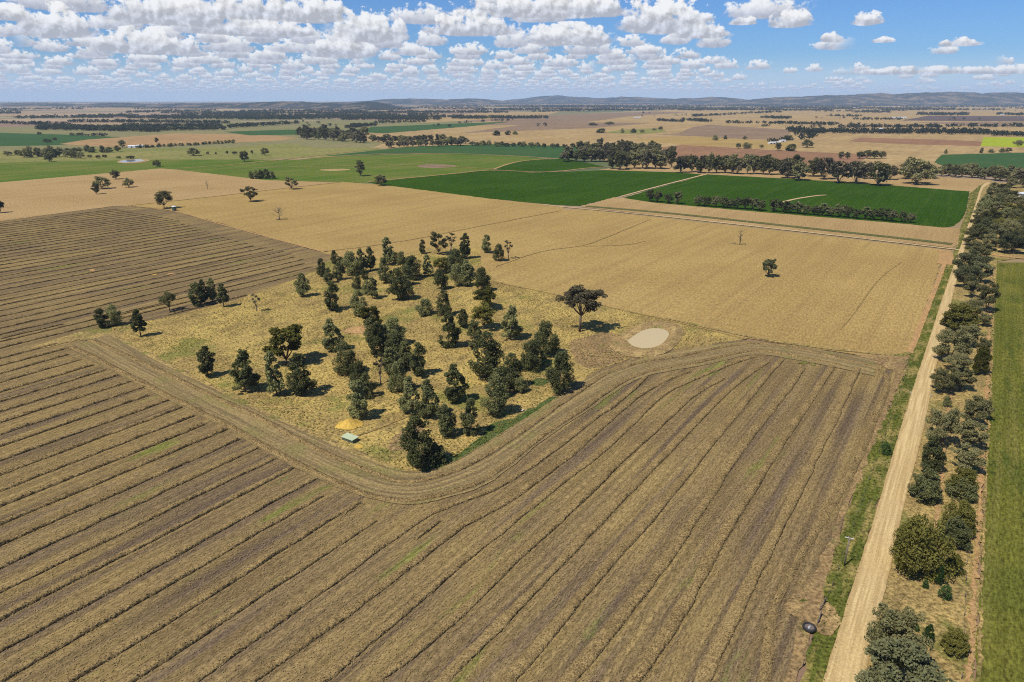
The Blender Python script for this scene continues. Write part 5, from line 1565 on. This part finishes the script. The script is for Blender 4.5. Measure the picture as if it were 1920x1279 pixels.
sd = MB().box((0.8, 0.13, 0.55), (0.9, 0.04, 1.0)).obj('door', M['door'], shed)
MB().box((1.1, 0.09, 0.6), (0.05, 0.04, 0.2)).obj('handle', M['grey_tin'], sd)
tag(shed, 'low shed with pale green tin roof beside the sand heap', 'shed')

# water tank by the spreading gum
pt, th, tw = size_at(327, 395, 386, 8)
tank = empty('water_tank', (pt[0], pt[1], ZT))
tk = MB()
prof_t = [(0, 0)]
rr_ = tw / 2
for i in range(13):
    prof_t.append((rr_ * (1.0 if i % 2 else 0.97), th * 0.8 * i / 12))
tk.lathe(prof_t, 28)
tk.obj('tank_wall', M['green_wall'], tank, True)
trf = MB().lathe([(rr_ * 1.04, th * 0.79), (rr_ * 1.04, th * 0.82), (0.25, th), (0, th)], 28).obj('roof', M['white_tin'], tank)
MB().lathe([(0.32, th * 0.9), (0.32, th * 1.0), (0, th * 1.01)], 14, (rr_ * 0.4, 0, 0)).obj('hatch', M['grey_tin'], trf)
MB().tube([(rr_, 0, 0.3), (rr_ + 0.5, 0, 0.3), (rr_ + 0.6, 0, 0.0)], [0.06, 0.06, 0.06], 8).obj('outlet_pipe', M['grey_tin'], tank)
tag(tank, 'green round water tank with a pale roof beside the spreading gum', 'water tank')

# tyre trough in the yard corner
pq, _, qw = size_at(1517, 1180, 1170, 24)
tro = empty('tyre_trough', (pq[0], pq[1], ZT + 0.02), 0.4)
qr = qw / 2
MB().lathe([(qr * 0.72, 0.05), (qr * 0.80, 0.0), (qr * 0.98, 0.06), (qr, 0.30), (qr * 0.97, 0.55), (qr * 0.86, 0.66), (qr * 0.76, 0.62), (qr * 0.72, 0.45), (qr * 0.72, 0.05)], 36).obj('tyre', M['rubber'], tro, True)
for i in range(24):
    a = 2 * math.pi * i / 24
    MB().box((qr * 1.0 * math.cos(a), qr * 1.0 * math.sin(a), 0.3), (0.07, 0.16, 0.46), a).obj('tread_lug', M['rubber'], tro)
MB().lathe([(0.0, 0.34), (qr * 0.5, 0.34), (qr * 0.74, 0.34)], 30).obj('water', M['trough_water'], tro)
MB().tube([(-0.5, -0.3, 0.36), (0.0, 0.1, 0.42), (0.5, 0.15, 0.36)], [0.12, 0.14, 0.09], 7).obj('float_pipe', M['crossarm'], tro)
tag(tro, 'round black tyre trough with murky water in the dirt yard by the road', 'trough')

# power pole
pp, ph_, _ = size_at(1583, 1061, 1011, 8)
pole = empty('power_pole', (pp[0], pp[1], ZT), -R(ROW_AZ) + 0.25)
MB().tube([(0, 0, -0.3), (0, 0, ph_ * 0.5), (0, 0, ph_ + 0.25)], [0.19, 0.16, 0.12], 10).obj('pole', M['pole_wood'], pole, True)
xarm = MB().box((0, 0.15, ph_), (1.9, 0.12, 0.16), 0, 0.01).obj('crossarm', M['crossarm'], pole)
for sx in (-0.85, -0.35, 0.85):
    MB().lathe([(0.0, 0.0), (0.035, 0.0), (0.035, 0.06), (0.07, 0.08), (0.05, 0.14), (0.07, 0.16), (0.04, 0.22), (0, 0.23)], 10, (sx, 0.15, ph_ + 0.08)).obj('insulator', M['white_paint'], xarm, True)
MB().tube([(0.6, 0.14, ph_ - 0.05), (0.05, 0.12, ph_ - 0.75)], [0.025, 0.025], 5).obj('brace', M['grey_tin'], pole)
tag(pole, 'wooden power pole with a pale crossarm on the green verge', 'power pole')


def fence(pts, label, spacing=7.0, hgt=1.25):
    P = smooth_line([G(*p) for p in pts], 2)
    P, t = resample(P, spacing)
    root = empty('fence', (P[0][0], P[0][1], ZT))
    o = P[0]
    pm = MB().tube([(0, 0, -0.3), (0, 0, hgt * 0.5), (0.01, 0.01, hgt)], [0.085, 0.08, 0.07], 7).mesh('post', M['post_wood'], True)
    for p in P:
        q = link('post', pm, root, (p[0] - o[0], p[1] - o[1], random.uniform(-0.08, 0.05)), random.uniform(0, 6))
        q.rotation_euler = (random.gauss(0, 0.03), random.gauss(0, 0.03), random.uniform(0, 6))
    for z in (0.3, 0.65, 1.0, 1.18):
        w_ = MB()
        w_.tube([(p[0] - o[0], p[1] - o[1], z) for p in P], [0.004] * len(P), 4)
        w_.obj('wire', M['wire'], root)
    return tag(root, label, 'fence')


fence([(1470, 1360), (1495, 1279), (1522, 1200)], 'wire fence with timber posts below the tyre trough')
fence([(1548, 1131), (1578, 1054), (1628, 905), (1660, 815), (1690, 725), (1706, 675)], 'long wire fence with timber posts between mown field and green verge')
fence([(1830, 760), (1824, 850), (1818, 930), (1812, 1060), (1806, 1184), (1801, 1320)], 'wire fence with timber posts between roadside strip and pasture')

# timber gate posts and rails at the yard opening
for (x0, y0, x1, y1, lab) in [(1546, 1132, 1537, 1146, 'weathered stay and strainer post at the upper side of the yard opening'), (1538, 1157, 1533, 1170, 'pale timber strainer post and stay at the lower side of the yard opening')]:
    a, b = G(x0, y0), G(x1, y1)
    st = empty('strainer_post', (a[0], a[1], ZT))
    d = b - a
    MB().tube([(0, 0, -0.3), (0, 0, 1.5)], [0.15, 0.13], 9).obj('post', M['dead_wood'], st, True)
    MB().tube([(d[0], d[1], -0.3), (d[0], d[1], 1.4)], [0.14, 0.12], 9).obj('post', M['dead_wood'], st, True)
    MB().tube([(0, 0, 1.15), (d[0], d[1], 1.1)], [0.07, 0.07], 8).obj('rail', M['pale_bark'], st, True)
    MB().tube([(0, 0, 0.5), (d[0], d[1], 0.5)], [0.05, 0.05], 8).obj('rail', M['post_wood'], st, True)
    tag(st, lab, 'gate post')
for (x, y, lab) in [(1706, 740, 'white roadside guide post on the field side of the road'), (1745, 746, 'white roadside guide post on the wooded side of the road')]:
    p = G(x, y)
    gp = empty('guide_post', (p[0], p[1], ZT))
    MB().box((0, 0, 0.6), (0.16, 0.06, 1.3), 0.3, 0.01).obj('post', M['white_paint'], gp)
    MB().box((0, -0.045, 1.0), (0.1, 0.02, 0.14), 0.3).obj('reflector', M['door'], gp)
    tag(gp, lab, 'guide post')


def stone(x, y, s, lab, seed):
    p = G(x, y)
    r = np.random.default_rng(seed)
    bm = bmesh.new()
    bmesh.ops.create_icosphere(bm, subdivisions=2, radius=1.0)
    for v in bm.verts:
        v.co *= 1 + r.normal(0, 0.08)
        v.co.x *= s * 1.4
        v.co.y *= s * 0.9
        v.co.z *= s * 0.6
    me = bpy.data.meshes.new('stone')
    bm.to_mesh(me)
    bm.free()
    me.materials.append(M['stone'])
    tag(link('stone', me, None, (p[0], p[1], ZT + s * 0.3), r.uniform(0, 3)), lab, 'stone')


stone(980, 771, 0.55, 'white stone lying in the strip of green weeds', 1)
stone(1421, 500 + 0.1, 0.3, 'small pale stone in the stubble field', 2)


# far farm sheds
def farm_shed(x, y, wpx, depth, hm, az, roofm, wallm, label):
    p, _, w = size_at(x, y, y - 5, wpx)
    s = empty('farm_shed', (p[0], p[1], -0.3), az)
    MB().box((0, 0, hm * 0.5), (w, depth, hm)).obj('wall', M[wallm], s)
    rise = depth * 0.22
    r1 = MB()
    r1.face([(-w / 2 - .3, -depth / 2 - .3, hm + 0.02), (w / 2 + .3, -depth / 2 - .3, hm + 0.02), (w / 2 + .3, 0, hm + rise), (-w / 2 - .3, 0, hm + rise)])
    r1.face([(-w / 2 - .3, depth / 2 + .3, hm + 0.02), (-w / 2 - .3, 0, hm + rise), (w / 2 + .3, 0, hm + rise), (w / 2 + .3, depth / 2 + .3, hm + 0.02)])
    r1.face([(w / 2, -depth / 2, hm), (w / 2, depth / 2, hm), (w / 2, 0, hm + rise - .05)])
    r1.face([(-w / 2, -depth / 2, hm), (-w / 2, 0, hm + rise - .05), (-w / 2, depth / 2, hm)])
    r1.obj('roof', M[roofm], s)
    for i in range(max(1, int(w / 9))):
        MB().box((-w / 2 + (i + 0.5) * w / max(1, int(w / 9)), -depth / 2 - 0.02, hm * 0.4), (3.2, 0.08, hm * 0.8)).obj('door', M['door'], s)
    return tag(s, label, 'shed')


farm_shed(248, 277, 13, 9, 4, 0.2, 'white_tin', 'white_tin', 'white shed at the left end of the hedge line')
farm_shed(263, 276, 11, 9, 4, 0.1, 'white_tin', 'cream_wall', 'cream and white shed next to the hedge line')
farm_shed(1450, 270, 22, 9, 4, 0.35, 'white_tin', 'cream_wall', 'long pale-roofed farm building on the far stubble among dark trees')
farm_shed(1467, 266, 12, 8, 4, 0.35, 'white_tin', 'white_tin', 'short white shed beside the long pale-roofed farm building')
farm_shed(1685, 222, 28, 12, 6, 0.0, 'white_tin', 'white_tin', 'long white shed at the corner of the dark far field')
farm_shed(1652, 244, 7, 10, 6, 0.1, 'white_tin', 'white_tin', 'small white shed half hidden in the long far belt')
farm_shed(1880, 216, 9, 12, 6, 0.0, 'white_tin', 'cream_wall', 'tiny pale shed under the far right belt')
farm_shed(1195, 222, 14, 12, 6, 0.0, 'white_tin', 'cream_wall', 'far farmstead shed beyond the brown fallow')
farm_shed(1608, 203, 20, 14, 7, 0.0, 'white_tin', 'white_tin', 'remote white shed on the plain below the blue hills')
farm_shed(1914, 368, 16, 8, 3.5, 0.4, 'white_tin', 'cream_wall', 'white-roofed farmhouse behind the wood in the road bend')

# ------------------------------------------------------------------ the air
hzb = MB().box((0, 16500, 260), (64000, 39000, 524)).mesh('haze', M['stone'])
hzb.materials.clear()
hm_, nt = new_mat('haze')
pv = nt.n('ShaderNodeVolumePrincipled')
pv.inputs['Color'].default_value = (0.55, 0.74, 1.0, 1)
pv.inputs['Density'].default_value = 3.3e-5
pv.inputs['Anisotropy'].default_value = 0.0
ov = nt.n('ShaderNodeOutputMaterial')
nt.link(pv.outputs[0], ov.inputs['Volume'])
hzb.materials.append(hm_)
hz_o = link('haze', hzb)
hz_o['kind'] = 'stuff'
